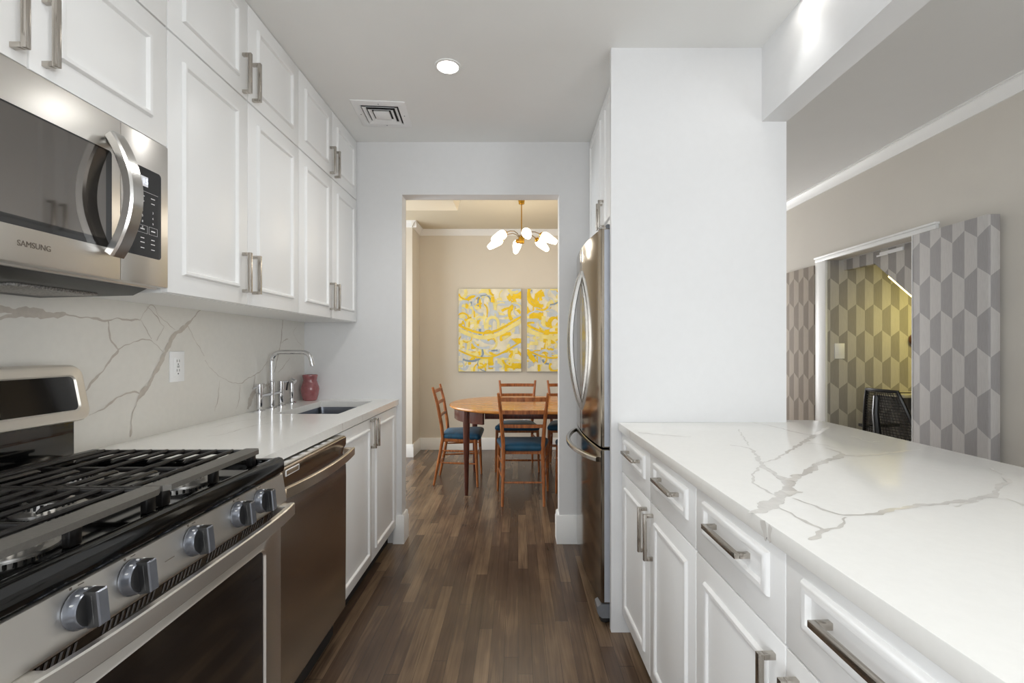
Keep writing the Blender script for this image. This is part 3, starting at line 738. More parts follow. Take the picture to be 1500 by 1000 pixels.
# control panel
m = MB(); m.prism([(-0.74, 0.800), (-0.684, 0.800), (-0.680, 0.806), (-0.692, 0.884), (-0.696, 0.887), (-0.74, 0.887)], lambda u, v, s: (u, s, v), R0, R1)
for y in (0.727, 0.826, 0.982, 1.138, 1.235):
    m.box(-0.6925, -0.6910, y-0.012, y-0.008, 0.879, 0.883, 1); m.box(-0.6925, -0.6910, y+0.002, y+0.012, 0.880, 0.8815, 1)
m.box(-0.6858, -0.6845, 0.90, 0.925, 0.838, 0.8395, 1)
cp = m.build('control_panel', [M['steel'], M['markgrey']], t)
for y in (0.727, 0.826, 0.982, 1.138, 1.235):
    m = MB(); ax = (0.995, 0, 0.10)
    c = Vector((-0.686, y, 0.846))
    m.lathe([(0.031, 0.0), (0.0315, 0.003), (0.0305, 0.006), (0.0285, 0.016), (0.0265, 0.0185)], c, ax, 28); m.lathe([(0.0265, 0.0184), (0.022, 0.0195), (0, 0.0195)], c, ax, 28, 1)
    A = Vector(ax).normalized(); up = Vector((0, 0, 1))-A*A.z; up.normalize(); sd = A.cross(up)
    vs = []
    for (hw, hh, d) in ((0.010, 0.028, 0.017), (0.0095, 0.027, 0.036), (0.008, 0.025, 0.0385)):
        for a, b in ((-1, -1), (1, -1), (1, 1), (-1, 1)): vs.append(c+A*d+sd*(a*hw)+up*(b*hh))
    m.loops([vs[0:4], vs[4:8]], 1); m.loops([vs[4:8], vs[8:12]], 0, cap1=True)  # black fin sides: their shade is put into the colour
    for q0 in (-1, 1): m.add([c+A*(0.028+0.0005*a)+sd*q0*0.0097+up*b*0.022 for a, b in ((-1, -1), (1, -1), (1, 1), (-1, 1))], [(0, 1, 2, 3)], 2)
    for k in (-2, -1, 0, 1, 2):
        a = k*0.5; q = c+A*0.012+(up*math.cos(a)+sd*math.sin(a))*0.0298
        m.box(q.x-0.002, q.x+0.002, q.y-0.0015, q.y+0.0015, q.z-0.0008, q.z+0.0008, 2)
    m.build('knob', [M['knob'], M['plastic_blk'], M['mark']], cp)
# oven door: steel face with a rounded black glass window, vent strip along the top, bar handle
W0, W1, WZ0, WZ1 = 0.692, 1.272, 0.27, 0.700
m = MB(); n = 6
def rr(e, x, r): return [(x, y, z) for y, z in rrect(W0-e, W1+e, WZ0-e, WZ1+e, r, n)]
out = rrect(R0+0.003, R1-0.003, 0.19, 0.768, 0.004, n)
m.loops([[(OX-0.04, y, z) for y, z in out], [(OX-0.002, y, z) for y, z in out], [(OX, y, z) for y, z in rrect(R0+0.005, R1-0.005, 0.192, 0.766, 0.004, n)], rr(0.008, OX, 0.026), rr(0.005, OX+0.002, 0.024), rr(0.0, OX-0.004, 0.02)], cap0=True)
od = m.build('oven_door', M['steel'], t)
m = MB(); m.add(rr(0.002, OX-0.0035, 0.02), [tuple(range(4*(n+1)))])
m.build('window', M['blackglass'], od)
m = MB(); m.prism([(-0.74, 0.768), (OX-0.004, 0.768), (OX-0.002, 0.772), (-0.690, 0.797), (-0.74, 0.799)], lambda u, v, s: (u, s, v), R0+0.004, R1-0.004)
for c0, cnt in ((0.665, 6), (0.775, 10), (0.905, 10), (1.035, 10), (1.165, 9), (1.285, 4)):
    for k in range(cnt):
        y = c0+k*0.0115
        m.add([(OX-0.0012+0.0008, y, 0.775), (OX-0.0012+0.0008, y+0.005, 0.775), (-0.6903+0.0004, y+0.005, 0.794), (-0.6903+0.0004, y, 0.794)], [(0, 1, 2, 3)], 1)
m.build('vent_strip', [M['black'], M['plastic_gry']], od)
hp = []
for k in range(21):
    s = k/20; e = 1-abs(2*s-1)**4; hp.append((OX+0.040+0.016*e, R0+0.02+s*(R1-R0-0.04), 0.788))
m = MB(); m.tube(hp, 1, sq=(0.036, 0.016), up=(0, 0, 1))
for y in (hp[0][1]+0.012, hp[-1][1]-0.012): m.box(OX-0.004, OX+0.046, y-0.018, y+0.018, 0.774, 0.804, b=0.004)
m.build('handle', M['steel'], od)
m = MB(); m.box(OX-0.03, OX-0.004, R0+0.003, R1-0.003, 0.06, 0.185, b=0.003); m.build('drawer', M['steel'], t)
# backguard: lower black riser and the tilted rounded console with a dark display
m = MB(); m.box(XL+0.02, -1.295, R0+0.004, R1-0.006, 0.93, 1.05, b=0.008); m.build('back_riser', M['black'], t)
bg = lambda u, v, s: (-1.262+0.20*(1.125-v)+s, u, v)
m = MB()
o_ = rrect(R0, R1-0.001, 1.045, 1.204, 0.03); 
def off(e, s, r): return [bg(u, v, s) for u, v in rrect(R0+e, R1-0.001-e, 1.045+e, 1.204-e, r)]
def win(e, s): return [bg(u, v, s) for u, v in rrect(R0+0.06-e, R1-0.036+e, 1.078-e, 1.172+e, 0.014+e)]
m.loops([off(0.0, -0.075, 0.03), off(0.0, -0.012, 0.03), off(0.004, -0.003, 0.028), off(0.012, 0, 0.022), win(0.007, 0), win(0.004, 0.0015), win(0.0, -0.003)], cap0=True)
cs = m.build('console', M['console'], t)
m = MB(); m.add(win(0.001, -0.0028), [tuple(range(24))]); m.build('display_glass', M['blackglass'], cs)

# ------------------------------------------------------------------ microwave
MX = -1.022; M0, M1 = 0.597, 1.356; MZ0, MZ1 = 1.427, 1.836; MD = 1.195
t = thing('microwave', 'stainless steel over-the-range microwave with a curved bar handle', 'microwave', (-1.2, 0.98, 1.40))
m = MB(); m.box(XL+0.001, MX-0.032, M0, M1, MZ0-0.004, MZ1, b=0.002); m.build('body', M['steel'], t)
m = MB(); m.prism([(XL+0.02, 1.4225), (XL+0.02, 1.396), (-1.10, 1.403), (-1.06, 1.4225)], lambda u, v, s: (u, s, v), M0+0.02, M1-0.03)
un = m.build('underside', M['plastic_blk'], t)
M['filter'] = mat('aluminium_mesh', (150, 148, 145), 0.45, 0.8, var=0.6, scale=220, bump=0.6)
for y0 in (0.70, 1.05):
    m = MB(); m.box(-1.30, -1.14, y0, y0+0.21, 1.394, 1.4035, b=0.002); m.build('grease_filter', M['filter'], un)
FM = facing(1, MX)
m = MB(); fbox(m, FM, M0, MD-0.001, MZ0, MZ1, -0.03, 0, b=0.003); dr = m.build('door', M['steel'], t)
m = MB(); m.add([FM(u, v, 0.0006) for u, v in rrect(M0+0.02, MD-0.028, 1.503, 1.746, 0.008)], [tuple(range(24))]); m.build('window', M['blackglass'], dr)
m = MB(); m.add([FM(u, v, 0.0010) for u, v in rrect(M0+0.035, MD-0.045, 1.523, 1.742, 0.006)], [tuple(range(24))]); m.build('viewing_glass', M['mwglass'], dr)
hp = []; HY = MD-0.028
for k in range(19):
    s = k/18; e = math.sin(PI*s)**0.85; hp.append((MX+0.012+0.048*e, HY-0.006, 1.486+s*0.296))
m = MB(); m.tube(hp, 1, sq=(0.040, 0.026), up=(0, 1, 0))
m.box(MX, MX+0.014, HY-0.014, HY+0.014, 1.486, 1.506, b=0.004); m.box(MX, MX+0.014, HY-0.014, HY+0.014, 1.762, 1.782, b=0.004)
m.build('handle', M['steel_h'], dr)
m = MB(); m.text('SAMSUNG', 0.0175, FM(0.981, 1.468, 0.0004), (0, 1, 0), (0, 0, 1), 0, 'CENTER', 0.0003, 0.86); m.build('logo', M['markgrey'], dr)
m = MB(); fbox(m, FM, MD, M1, MZ0, MZ1, -0.03, 0, b=0.003); pn = m.build('control_panel', M['steel'], t)
m = MB(); m.add([FM(u, v, 0.0006) for u, v in rrect(MD+0.006, M1-0.028, 1.503, 1.746, 0.010)], [tuple(range(24))]); m.build('touch_glass', M['blackglass'], pn)
m = MB(); fbox(m, FM, 1.237, 1.281, 1.695, 1.722, 0.0005, 0.0009, 0)
m.text('10:15', 0.021, FM(1.259, 1.7085, 0.0012), (0, 1, 0), (0, 0, 1), 1, 'CENTER', 0.0001)
m.build('display', [M['display_bg'], M['display']], pn)
m = MB()
tx = lambda s_, z_, u_, v_: m.text(s_, z_, FM(u_, v_, 0.0009), (0, 1, 0), (0, 0, 1), 0, 'CENTER', 0.0001)
cols = (1.222, 1.262, 1.298)
for i, row in enumerate((('1', '2', '3'), ('4', '5', '6'), ('7', '8', '9'), ('', '0', ''))):
    for c_, s_ in zip(cols, row):
        if s_: tx(s_, 0.0085, c_, 1.629-i*0.0155)
for c_ in cols:
    for v_, wd in ((1.668, 0.007), (1.654, 0.006), (1.553, 0.006), (1.541, 0.007), (1.526, 0.006)):
        fbox(m, FM, c_-wd, c_+wd, v_-0.001, v_+0.001, 0.0007, 0.001)
for a, b in ((1.205, 1.237), (1.245, 1.279), (1.284, 1.314)):
    for (u0, u1, v0, v1) in ((a, b, 1.567, 1.5675), (a, b, 1.5875, 1.588), (a, a+0.0005, 1.567, 1.588), (b-0.0005, b, 1.567, 1.588)):
        fbox(m, FM, u0, u1, v0, v1, 0.0007, 0.001)
    fbox(m, FM, (a+b)/2-0.007, (a+b)/2+0.007, 1.576, 1.579, 0.0007, 0.001)
fbox(m, FM, 1.21, 1.316, 1.681, 1.6816, 0.0007, 0.001)
m.build('keypad', M['mark'], pn)

# ------------------------------------------------------------------ refrigerator
FY0, FY1 = 2.088, 2.945; FC = (FY0+FY1)/2
def fx(y, b=0.032): return 0.340+b*((y-FC)/0.43)**2
t = thing('refrigerator', 'stainless steel french door refrigerator with a bottom freezer drawer', 'refrigerator', (0.75, FC, 0))
m = MB(); m.box(0.432, 1.06, FY0+0.005, FY1-0.005, 0.05, 1.785, b=0.004); m.build('body', M['plastic_gry'], t)
def curved(y0, y1, z0, z1, xb=0.424):
    ys = [y0+(y1-y0)*k/14 for k in range(15)]
    front = [(fx(y), y) for y in ys]
    front[0] = (front[0][0]+0.006, y0); front.insert(1, (fx(y0+0.003)+0.001, y0+0.003))
    front[-1] = (front[-1][0]+0.006, y1); front.insert(-1, (fx(y1-0.003)+0.001, y1-0.003))
    poly = front+[(xb, y1), (xb, y0)]
    m = MB(); L = []
    for z, e in ((z0, 0.004), (z0+0.003, 0.0), (z1-0.003, 0.0), (z1, 0.004)):
        L.append([(x+(e if x < xb else 0), y, z) for x, y in poly])
    m.loops(L, cap0=True, cap1=True); m.box(xb-0.036, xb-0.012, y0-0.0008, y0+0.001, z0+0.004, z1-0.004, 1); return m
for k, (a, b, hy, cy) in enumerate(((FY0, FC-0.003, FC-0.045, -1), (FC+0.003, FY1, FC+0.045, 1))):
    d = curved(a, b, 0.805, 1.790).build('door', [M['steel_fr'], M['edge_grey']], t, 28)
    hp = []
    for q in range(25):
        s = q/24; e = math.sin(PI*s)**0.8; hp.append((fx(hy)+0.004-0.062*e, hy+cy*0.012*(e-1), 0.925+s*0.735))
    m = MB(); m.tube(hp, 1, sq=(0.020, 0.022), up=(0, 1, 0)); m.build('handle', M['steel_h'], d)
d = curved(FY0, FY1, 0.105, 0.795).build('freezer_drawer', [M['steel_fr'], M['edge_grey']], t, 28)
hp = []
for q in range(25):
    s = q/24; e = math.sin(PI*s)**0.7; hp.append((fx(FY0+0.04+s*(FY1-FY0-0.08))-0.002-0.062*e, FY0+0.04+s*(FY1-FY0-0.08), 0.742))
m = MB(); m.tube(hp, 1, sq=(0.022, 0.022), up=(0, 0, 1)); m.build('handle', M['steel_h'], d)
for y in (FY0+0.012, FY1-0.09):
    m = MB(); m.prism([(0.395, 1.791), (0.395, 1.806), (0.402, 1.812), (0.50, 1.812), (0.50, 1.786), (0.430, 1.786), (0.430, 1.791)], lambda u, v, q: (u, q, v), y, y+0.078); m.build('hinge_cover', M['plastic_gry'], t)
for y in (FY0+0.004, FY1-0.074):
    m = MB(); m.prism([(0.365, 0.045), (0.357, 0.06), (0.357, 0.085), (0.375, 0.098), (0.44, 0.098), (0.44, 0.035), (0.38, 0.035)], lambda u, v, s: (u+(0.0 if y < 2.5 else 0.08), s, v), y, y+0.07)
    p = m.build('foot_cover', M['plastic_gry'], t)
    m = MB(); m.lathe([(0.02, 0), (0.024, 0.004), (0.024, 0.022), (0.02, 0.026)], (0.395+(0.0 if y < 2.5 else 0.08), y+0.022, 0.0245), (0, 1, 0), 20); m.box(0.375+(0.0 if y < 2.5 else 0.08), 0.43+(0.0 if y < 2.5 else 0.08), y+0.01, y+0.06, 0.012, 0.036, b=0.004); m.build('roller', M['plastic_blk'], p)
# cabinet over the refrigerator
FXC = 0.458
t = thing('wall_cabinet', 'white two-door cabinet above the refrigerator on the right', 'cabinet', (0.76, 2.525, 1.83))
m = MB(); m.box(FXC+TH, 1.072, 2.076, YF-0.001, 1.835, ZC-0.001); m.build('body', M['cab'], t)
FR = facing(-1, FXC)
for k, (a, b) in enumerate(((2.076, 2.50), (2.50, YF-0.005))):
    d = panel_front('door', FR, a, b, 1.835, ZC-0.004, t, 0.06)
    pull(FR, (b-0.032) if k == 0 else (a+0.032), 1.965, 0.145, True, d)

# ------------------------------------------------------------------ peninsula (turned by a degree and a half)
PA = 0.025
PO = Vector((0.440, 2.045, 0))           # far aisle corner of the counter
def loc_p(u, v):                           # peninsula frame -> world; u away from the aisle, v towards the camera
    c, s = math.cos(PA), math.sin(PA)
    return (PO.x+u*c+v*s, PO.y+u*s-v*c)
def to_p(X, Y):
    c, s = math.cos(PA), math.sin(PA); dx, dy = X-PO.x, Y-PO.y
    return (dx*c+dy*s, dx*s-dy*c)
def place_p(root, u, v, z=0):
    x, y = loc_p(u, v); root.location = (x, y, z); root.rotation_euler = (0, 0, PA)
# local frame of each peninsula thing: x = u, y = -v
FP = facing(-1, 0.014)
def base_unit(label, v0, wd):
    t = thing('base_cabinet', label, 'cabinet', (0, 0, 0), 'white base cabinets under the right counter')
    m = MB(); m.box(0.014+TH, 0.60, -wd+0.0005, -0.016, 0.09, ZT-0.0345); m.box(0.014+TH, 0.07, -0.016, -0.001, 0.09, ZT-0.0345); m.build('body', M['cab'], t)
    h = wd/2
    for k, (a, b) in enumerate(((-h, 0), (-wd, -h))):
        d = panel_front('door', FP, a, b, 0.09, 0.714, t, 0.055, 0.02, 0.009)
        pull(FP, (a+0.035) if k == 0 else (b-0.035), 0.600, 0.16, True, d)
        g = MB(); fbox(g, FP, a+0.0015, b-0.0015, 0.7165, 0.886, -TH, 0, b=0.0015)
        ui = 0.050; L = []
        for dd, hh in ((0, 0), (0.002, 0.006), (0.006, 0.0095), (0.011, 0.0105), (0.017, 0.009), (0.020, 0.004), (0.021, 0)):
            L.append([FP(a+ui+dd, 0.775+dd, hh-0.0003), FP(b-ui-dd, 0.775+dd, hh-0.0003), FP(b-ui-dd, 0.862-dd, hh-0.0003), FP(a+ui+dd, 0.862-dd, hh-0.0003)])
        g.loops(L)
        d = g.build('drawer', M['cab'], t)
        pull(FP, (a+b)/2+0.005, 0.822, 0.165, False, d)
    m = MB(); m.box(0.075, 0.09, -wd, 0, 0, 0.09); m.build('toe_kick', M['slot'], t)
    place_p(t, 0, v0)
    return t
base_unit('white base cabinet with drawers under the right counter, nearest the refrigerator', 0.012, 0.795)
base_unit('white base cabinet with drawers under the right counter, in the near foreground', 0.808, 0.795)
# the counter
t = thing('countertop', 'wide white quartz peninsula countertop with grey veins in the right foreground', 'countertop', (0, 0, 0))
m = MB(); far = 0.0; cw = 0.93
far_left = to_p(0.44, 2.045); cr = to_p(1.182, 2.045)
edge = [(0, 0.002), (cr[0]+0.003, cr[1]+0.002), (cr[0]+0.003, cr[1]-0.07), (cw-0.03, cr[1]-0.06), (cw, cr[1]-0.03), (cw, 1.64), (0, 1.64)]
bm = bmesh.new()
poly = [(u, -v) for u, v in edge]
vsb = [bm.verts.new((x, y, ZT-0.034)) for x, y in poly]; vst = [bm.verts.new((x, y, ZT)) for x, y in poly]
bm.faces.new(vsb[::-1]); bm.faces.new(vst)
for i in range(len(poly)): bm.faces.new((vsb[i], vsb[(i+1) % len(poly)], vst[(i+1) % len(poly)], vst[i]))
bmesh.ops.bevel(bm, geom=[e for e in bm.edges if abs(e.verts[0].co.z-e.verts[1].co.z) < 1e-6], offset=0.002, segments=2, profile=0.5, affect='EDGES')
m.add_bm(bm)
def pv(x, y):
    X, Y = on_counter(x, y, ZT); u, v = to_p(X, Y); return (u, -v)
fpc = lambda u, v, n: (u, v, ZT+n)
def counter_veins(lines, k, ws=1.0):
    for i, ln in enumerate(lines):
        c = []
        for (x, y, h) in ln:
            u, v = pv(890+x*0.4067, 600+y*0.4067); c.append((u, v, h*ws))
        pts = vein_pts(c, 211+i*3+k*50, 0.45, 0.007, 0.004)
        m.ribbon(pts, fpc, 0.0004+i*0.00003+(k-1)*0.0005, k)
counter_veins([
 [(520, 45, 0.002), (600, 60, 0.003), (690, 85, 0.004), (745, 92, 0.005)],
 [(800, 60, 0.004), (765, 80, 0.009), (720, 108, 0.008), (660, 145, 0.004), (600, 182, 0.003), (560, 190, 0.003)],
 [(440, 128, 0.002), (510, 135, 0.003), (535, 160, 0.005), (545, 182, 0.006), (560, 205, 0.007), (600, 230, 0.007), (645, 255, 0.012), (660, 275, 0.014), (640, 300, 0.012), (610, 325, 0.014), (575, 350, 0.016), (545, 365, 0.012), (520, 372, 0.006)],
 [(545, 208, 0.003), (525, 230, 0.0025), (520, 255, 0.0025), (545, 280, 0.003), (600, 305, 0.002)],
 [(660, 240, 0.004), (710, 232, 0.009), (735, 215, 0.010), (755, 195, 0.007), (800, 180, 0.009), (850, 165, 0.010), (830, 150, 0.004), (785, 138, 0.002)],
 [(700, 122, 0.001), (760, 122, 0.0015), (830, 140, 0.002)],
 [(850, 163, 0.003), (900, 168, 0.0025), (960, 163, 0.004), (1020, 155, 0.006), (1080, 148, 0.004), (1130, 143, 0.002)],
 [(670, 318, 0.002), (720, 338, 0.003), (790, 365, 0.003), (860, 382, 0.003), (940, 380, 0.005), (1020, 362, 0.006), (1080, 350, 0.006), (1160, 342, 0.005), (1240, 335, 0.006), (1310, 325, 0.007), (1380, 312, 0.008), (1410, 295, 0.004), (1395, 278, 0.004), (1450, 262, 0.007), (1430, 240, 0.004), (1400, 220, 0.003), (1375, 208, 0.002)],
 [(860, 388, 0.002), (850, 412, 0.003), (810, 432, 0.002), (770, 438, 0.006), (750, 455, 0.007), (730, 470, 0.002)],
 [(610, 350, 0.002), (660, 375, 0.002), (720, 405, 0.003), (770, 432, 0.003)],
], 1)
counter_veins([
 [(110, 82, 0.003), (200, 92, 0.003), (300, 98, 0.002)],
 [(470, 70, 0.002), (490, 100, 0.002), (510, 130, 0.002)],
 [(655, 255, 0.012), (690, 238, 0.010)], [(640, 300, 0.016), (690, 295, 0.008)],
 [(880, 95, 0.002), (940, 118, 0.003), (980, 115, 0.002)],
 [(1430, 320, 0.002), (1480, 335, 0.003), (1500, 345, 0.003)], [(1250, 350, 0.002), (1330, 330, 0.003)],
], 2)
# veins that run over the front edge
fe = lambda u, v, n: (-n, u, v)
for a, b, wd in ((-0.195, -0.20, 0.004), (-1.155, -1.162, 0.008), (-1.182, -1.176, 0.005)):
    m.ribbon(vein_pts([(a, ZT-0.002, wd), (b, ZT-0.018, wd*0.8), (b-0.006, ZT-0.033, wd*0.6)], int(-a*100), 0.4, 0.004, 0.002), fe, 0.0004, 1)
m.build('slab', [M['quartz'], M['vein'], M['vein_soft']], t)
place_p(t, 0, 0)

# ------------------------------------------------------------------ ceiling lamps and vent
def downlight(label, x, y):
    t = thing('downlight', label, 'ceiling light', (x, y, ZC-0.006), 'recessed kitchen ceiling lights')
    m = MB(); m.lathe([(0.062, 0.006), (0.062, 0.002), (0.056, 0.0), (0.050, 0.001), (0.048, 0.005)], (x, y, ZC-0.006), n=32); m.build('trim_ring', M['trim'], t)
    m = MB(); m.lathe([(0.0, 0.0035), (0.049, 0.0035), (0.049, 0.0055), (0, 0.0055)], (x, y, ZC-0.006), n=32); m.build('lens', M['lamp'], t)
    d = bpy.data.lights.new('downlight_beam', 'SPOT'); d.energy = AISLE_SPOT if x < 0 else KITCHEN_SPOT; d.spot_size = math.radians(140 if x < 0 else 76); d.spot_blend = 0.9 if x < 0 else 0.7; d.color = (1, 0.995, 0.98); d.shadow_soft_size = 0.045
    o = bpy.data.objects.new('downlight_beam', d); COL.objects.link(o); o.location = (x, y, ZC-0.012)
downlight('round lit recessed ceiling light beside the air vent', -0.33, 2.18)
downlight('round lit recessed ceiling light beside the beam over the peninsula', 1.005, 1.70)
downlight('round lit recessed ceiling light above the stove aisle', -0.33, 0.60)
downlight('round lit recessed ceiling light over the near end of the peninsula', 1.0, 0.30)

t = thing('air_vent', 'square white ceiling air vent with stepped louvres', 'air vent', (-0.765, 2.625, ZC-0.012))
m = MB(); c = (-0.765, 2.625); zz = ZC
def sq(h, z): return [(c[0]-h, c[1]-h, z), (c[0]+h, c[1]-h, z), (c[0]+h, c[1]+h, z), (c[0]-h, c[1]+h, z)]
m.loops([sq(0.145, zz), sq(0.145, zz-0.003), sq(0.140, zz-0.006), sq(0.102, zz-0.007), sq(0.100, zz-0.001)])
for sx_, sy_ in ((0.12, 0), (-0.12, 0), (0, 0.12), (0, -0.12)): m.lathe([(0.004, 0), (0.003, -0.0015), (0, -0.0018)], (c[0]+sx_, c[1]+sy_, zz-0.0062), n=10, m=1)
m.build('frame', [M['plastic_wht'], M['plastic_gry']], t)
for a, b in ((0.094, 0.078), (0.068, 0.052)):
    m = MB(); m.loops([sq(a, zz-0.010), sq(a, zz-0.0115), sq(b, zz-0.002), sq(b, zz-0.0005)]); m.build('louvre', M['plastic_wht'], t)
m = MB(); m.loops([sq(0.041, zz-0.001), sq(0.043, zz-0.010), sq(0.040, zz-0.012)], cap1=True); m.build('louvre', M['plastic_wht'], t)
m = MB(); m.loops([sq(0.1, zz-0.0004), sq(0.02, zz-0.0004)], cap1=True); m.build('duct_opening', M['slot'], t)
t.rotation_euler = (0, 0, 0.08)

# ------------------------------------------------------------------ dining table
TC0, TC1, TY, TR = -0.03, 0.40, 4.33, 0.605
t = thing('dining_table', 'oval teak extending dining table with dark rosewood legs beyond the doorway', 'table', (0.185, TY, 0))
def oval(r, z):
    P = []
    for k in range(33): a = PI/2+PI*k/32; P.append((TC0+r*math.cos(a), TY+r*math.sin(a), z))
    for k in range(33): a = -PI/2+PI*k/32; P.append((TC1+r*math.cos(a), TY+r*math.sin(a), z))
    return P
m = MB(); m.loops([oval(TR-0.012, 0.716), oval(TR-0.001, 0.724), oval(TR, 0.732), oval(TR-0.004, 0.740)], cap0=True, cap1=True)
for x in (TC0, TC1): m.box(x-0.0008, x+0.0008, TY-TR+0.01, TY+TR-0.01, 0.7395, 0.7402, 1)
m.build('tabletop', [M['tabletop'], M['rosewood']], t)
for cx, s, n_ in ((TC0, 1, 'apron'), (TC1, -1, 'apron')):
    m = MB(); A = []; B = []
    ang = [PI/2+math.radians(28)+k*(PI-math.radians(56))/24 for k in range(25)]
    ro, ri = 0.56, 0.535
    poly = [(cx+s*ro*math.cos(a), TY+ro*math.sin(a)) for a in ang]+[(cx+s*ri*math.cos(a), TY+ri*math.sin(a)) for a in reversed(ang)]
    m.prism(poly, lambda u, v, q: (u, v, q), 0.615, 0.7165); m.build('apron', M['rosewood'], t)
for y in (TY-0.44, TY+0.41):
    m = MB(); m.box(-0.28, 0.65, y, y+0.03, 0.655, 0.7165, b=0.002); m.build('rail', M['rosewood'], t)
for x in (-0.44, 0.81):
    for y in (3.95, 4.71):
        m = MB(); m.lathe([(0.014, 0), (0.016, 0.01), (0.026, 0.45), (0.030, 0.62), (0.030, 0.715)], (x, y, 0), n=18); m.build('leg', M['rosewood'], t)

# dining chairs: local frame, the sitter faces +Y
def make_chair():
    t = thing('dining_chair', 'chair', 'chair', (0, 0, 0), 'teak chairs around the dining table')
    post = lambda s: [(s*0.165, -0.200, 0), (s*0.160, -0.150, 0.25), (s*0.158, -0.118, 0.43), (s*0.165, -0.130, 0.55), (s*0.180, -0.165, 0.75), (s*0.196, -0.205, 0.895)]
    for s in (-1, 1):
        m = MB(); m.tube(post(s), [0.010, 0.014, 0.016, 0.016, 0.0145, 0.0115], 12); m.build('leg', M['teak'], t)
        m = MB(); m.tube([(s*0.218, 0.205, 0), (s*0.212, 0.195, 0.22), (s*0.205, 0.185, 0.435)], [0.009, 0.014, 0.0155], 12); m.build('leg', M['teak'], t)
    def slat(z, h, w_, y, bow):
        m = MB(); P = [(w_*(2*k/10-1), y-bow*(1-(2*k/10-1)**2), z) for k in range(11)]
        m.tube(P, 1, sq=(h, 0.013), up=(0, 0, 1)); m.build('back_slat', M['teak'], t)
    slat(0.845, 0.034, 0.188, -0.190, 0.018); slat(0.740, 0.032, 0.178, -0.163, 0.014); slat(0.625, 0.028, 0.168, -0.140, 0.010)
    m = MB(); m.tube([(-0.16, -0.165, 0.18), (0, -0.165, 0.18), (0.16, -0.165, 0.18)], [0.006, 0.009, 0.006], 8); m.build('stretcher', M['teak'], t)
    for s in (-1, 1):
        for z in (0.205, 0.315):
            m = MB(); m.tube([(s*0.160, -0.160 if z < 0.25 else -0.14, z), (s*0.187, 0.02, z), (s*0.212, 0.195, z)], [0.006, 0.009, 0.006], 8); m.build('stretcher', M['teak'], t)
    m = MB(); m.tube([(-0.212, 0.195, 0.27), (0, 0.195, 0.27), (0.212, 0.195, 0.27)], [0.006, 0.009, 0.006], 8); m.build('stretcher', M['teak'], t)
    m = MB(); z0, z1 = 0.395, 0.43
    fr = [(-0.165, -0.115), (0.165, -0.115), (0.212, 0.20), (-0.212, 0.20)]
    m.loops([[(x*0.97, y, z0) for x, y in fr], [(x, y, z0+0.006) for x, y in fr], [(x, y, z1) for x, y in fr]], cap0=True, cap1=True); m.build('seat_frame', M['teak'], t)
    # upholstered seat: rounded trapezoid, domed
    m = MB(); L = []
    for (e, z) in ((0.006, 0.418), (-0.010, 0.428), (-0.014, 0.445), (-0.008, 0.462), (0.012, 0.474), (0.06, 0.482), (0.13, 0.485)):
        ring = []
        for u, v in rrect(-1, 1, -1, 1, 0.22, 5):
            hw = 0.187+0.033*v; hw = hw-e; hy = 0.170-e
            ring.append((u*hw, 0.05+v*hy, z+0.006*math.cos(u*2)*(1 if z > 0.47 else 0)))
        L.append(ring)
    m.loops(L, cap0=True, cap1=True); m.build('seat', M['velvet'], t, 50)
    return t
ch = make_chair()
ch.location = (0.040, 3.86, 0); ch['label'] = 'teak ladderback chair with teal seat in the doorway, its back to the kitchen'
dup(ch, (0.545, 3.79, 0), 0.0, 'teak ladderback chair with teal seat, mostly hidden behind the right doorway jamb')
dup(ch, (-0.57, 4.40, 0), -PI/2, 'teak ladderback chair with teal seat at the left end of the table')
dup(ch, (-0.008, 4.885, 0), PI, 'teak ladderback chair with dark teal seat behind the table, under the left painting')
dup(ch, (0.520, 4.885, 0), PI, 'teak ladderback chair with dark teal seat behind the table, cut off by the right jamb')

# chandelier
HX, HYc, HZ = 0.032, 4.40, 2.272
t = thing('chandelier', 'brass six-arm chandelier with lit white glass shades above the dining table', 'chandelier', (HX, HYc, HZ-0.03))
m = MB(); m.lathe([(0.022, 2.612), (0.027, 2.615), (0.036, 2.685), (0.040, 2.694), (0.048, 2.699), (0.048, ZD)], (HX, HYc, 0), n=24); m.build('canopy', M['brass'], t)
m = MB(); m.tube([(HX, HYc, HZ), (HX, HYc, 2.62)], 0.0055, 10); m.build('stem', M['brass'], t)
m = MB(); m.lathe([(0.022, -0.032), (0.027, -0.028), (0.027, 0.028), (0.020, 0.034), (0.006, 0.036)], (HX, HYc, HZ), n=24); m.build('hub', M['brass'], t)
for k in range(6):
    a = math.radians(280-60*k); ca, sa = math.cos(a), math.sin(a)
    pt = lambda r, z: (HX+r*ca, HYc+r*sa, HZ+z)
    m = MB(); m.tube([pt(0.022, 0.02), pt(0.05, 0.055), pt(0.09, 0.072), pt(0.135, 0.066), pt(0.175, 0.048), pt(0.200, 0.034)], 0.0038, 8); ar = m.build('arm', M['darkbrass'], t)
    dirv = Vector((ca*math.cos(math.radians(30)), sa*math.cos(math.radians(30)), -math.sin(math.radians(30))))
    p0 = Vector(pt(0.192, 0.038))
    m = MB(); m.lathe([(0.010, -0.012), (0.024, 0.0), (0.026, 0.018), (0.022, 0.020)], p0, dirv, 18); m.build('socket', M['brass'], ar)
    m = MB(); m.lathe([(0.024, 0.012), (0.038, 0.026), (0.0435, 0.048), (0.042, 0.075), (0.035, 0.115), (0.027, 0.155), (0.020, 0.172), (0.0, 0.176)], p0, dirv, 24); m.build('shade', M['shade'], ar)
    ld = bpy.data.lights.new('shade_glow', 'POINT'); ld.energy = DINING_BULB; ld.color = (1, 0.92, 0.78); ld.shadow_soft_size = 0.05
    lo = bpy.data.objects.new('shade_glow', ld); COL.objects.link(lo); lo.location = p0+dirv*0.24

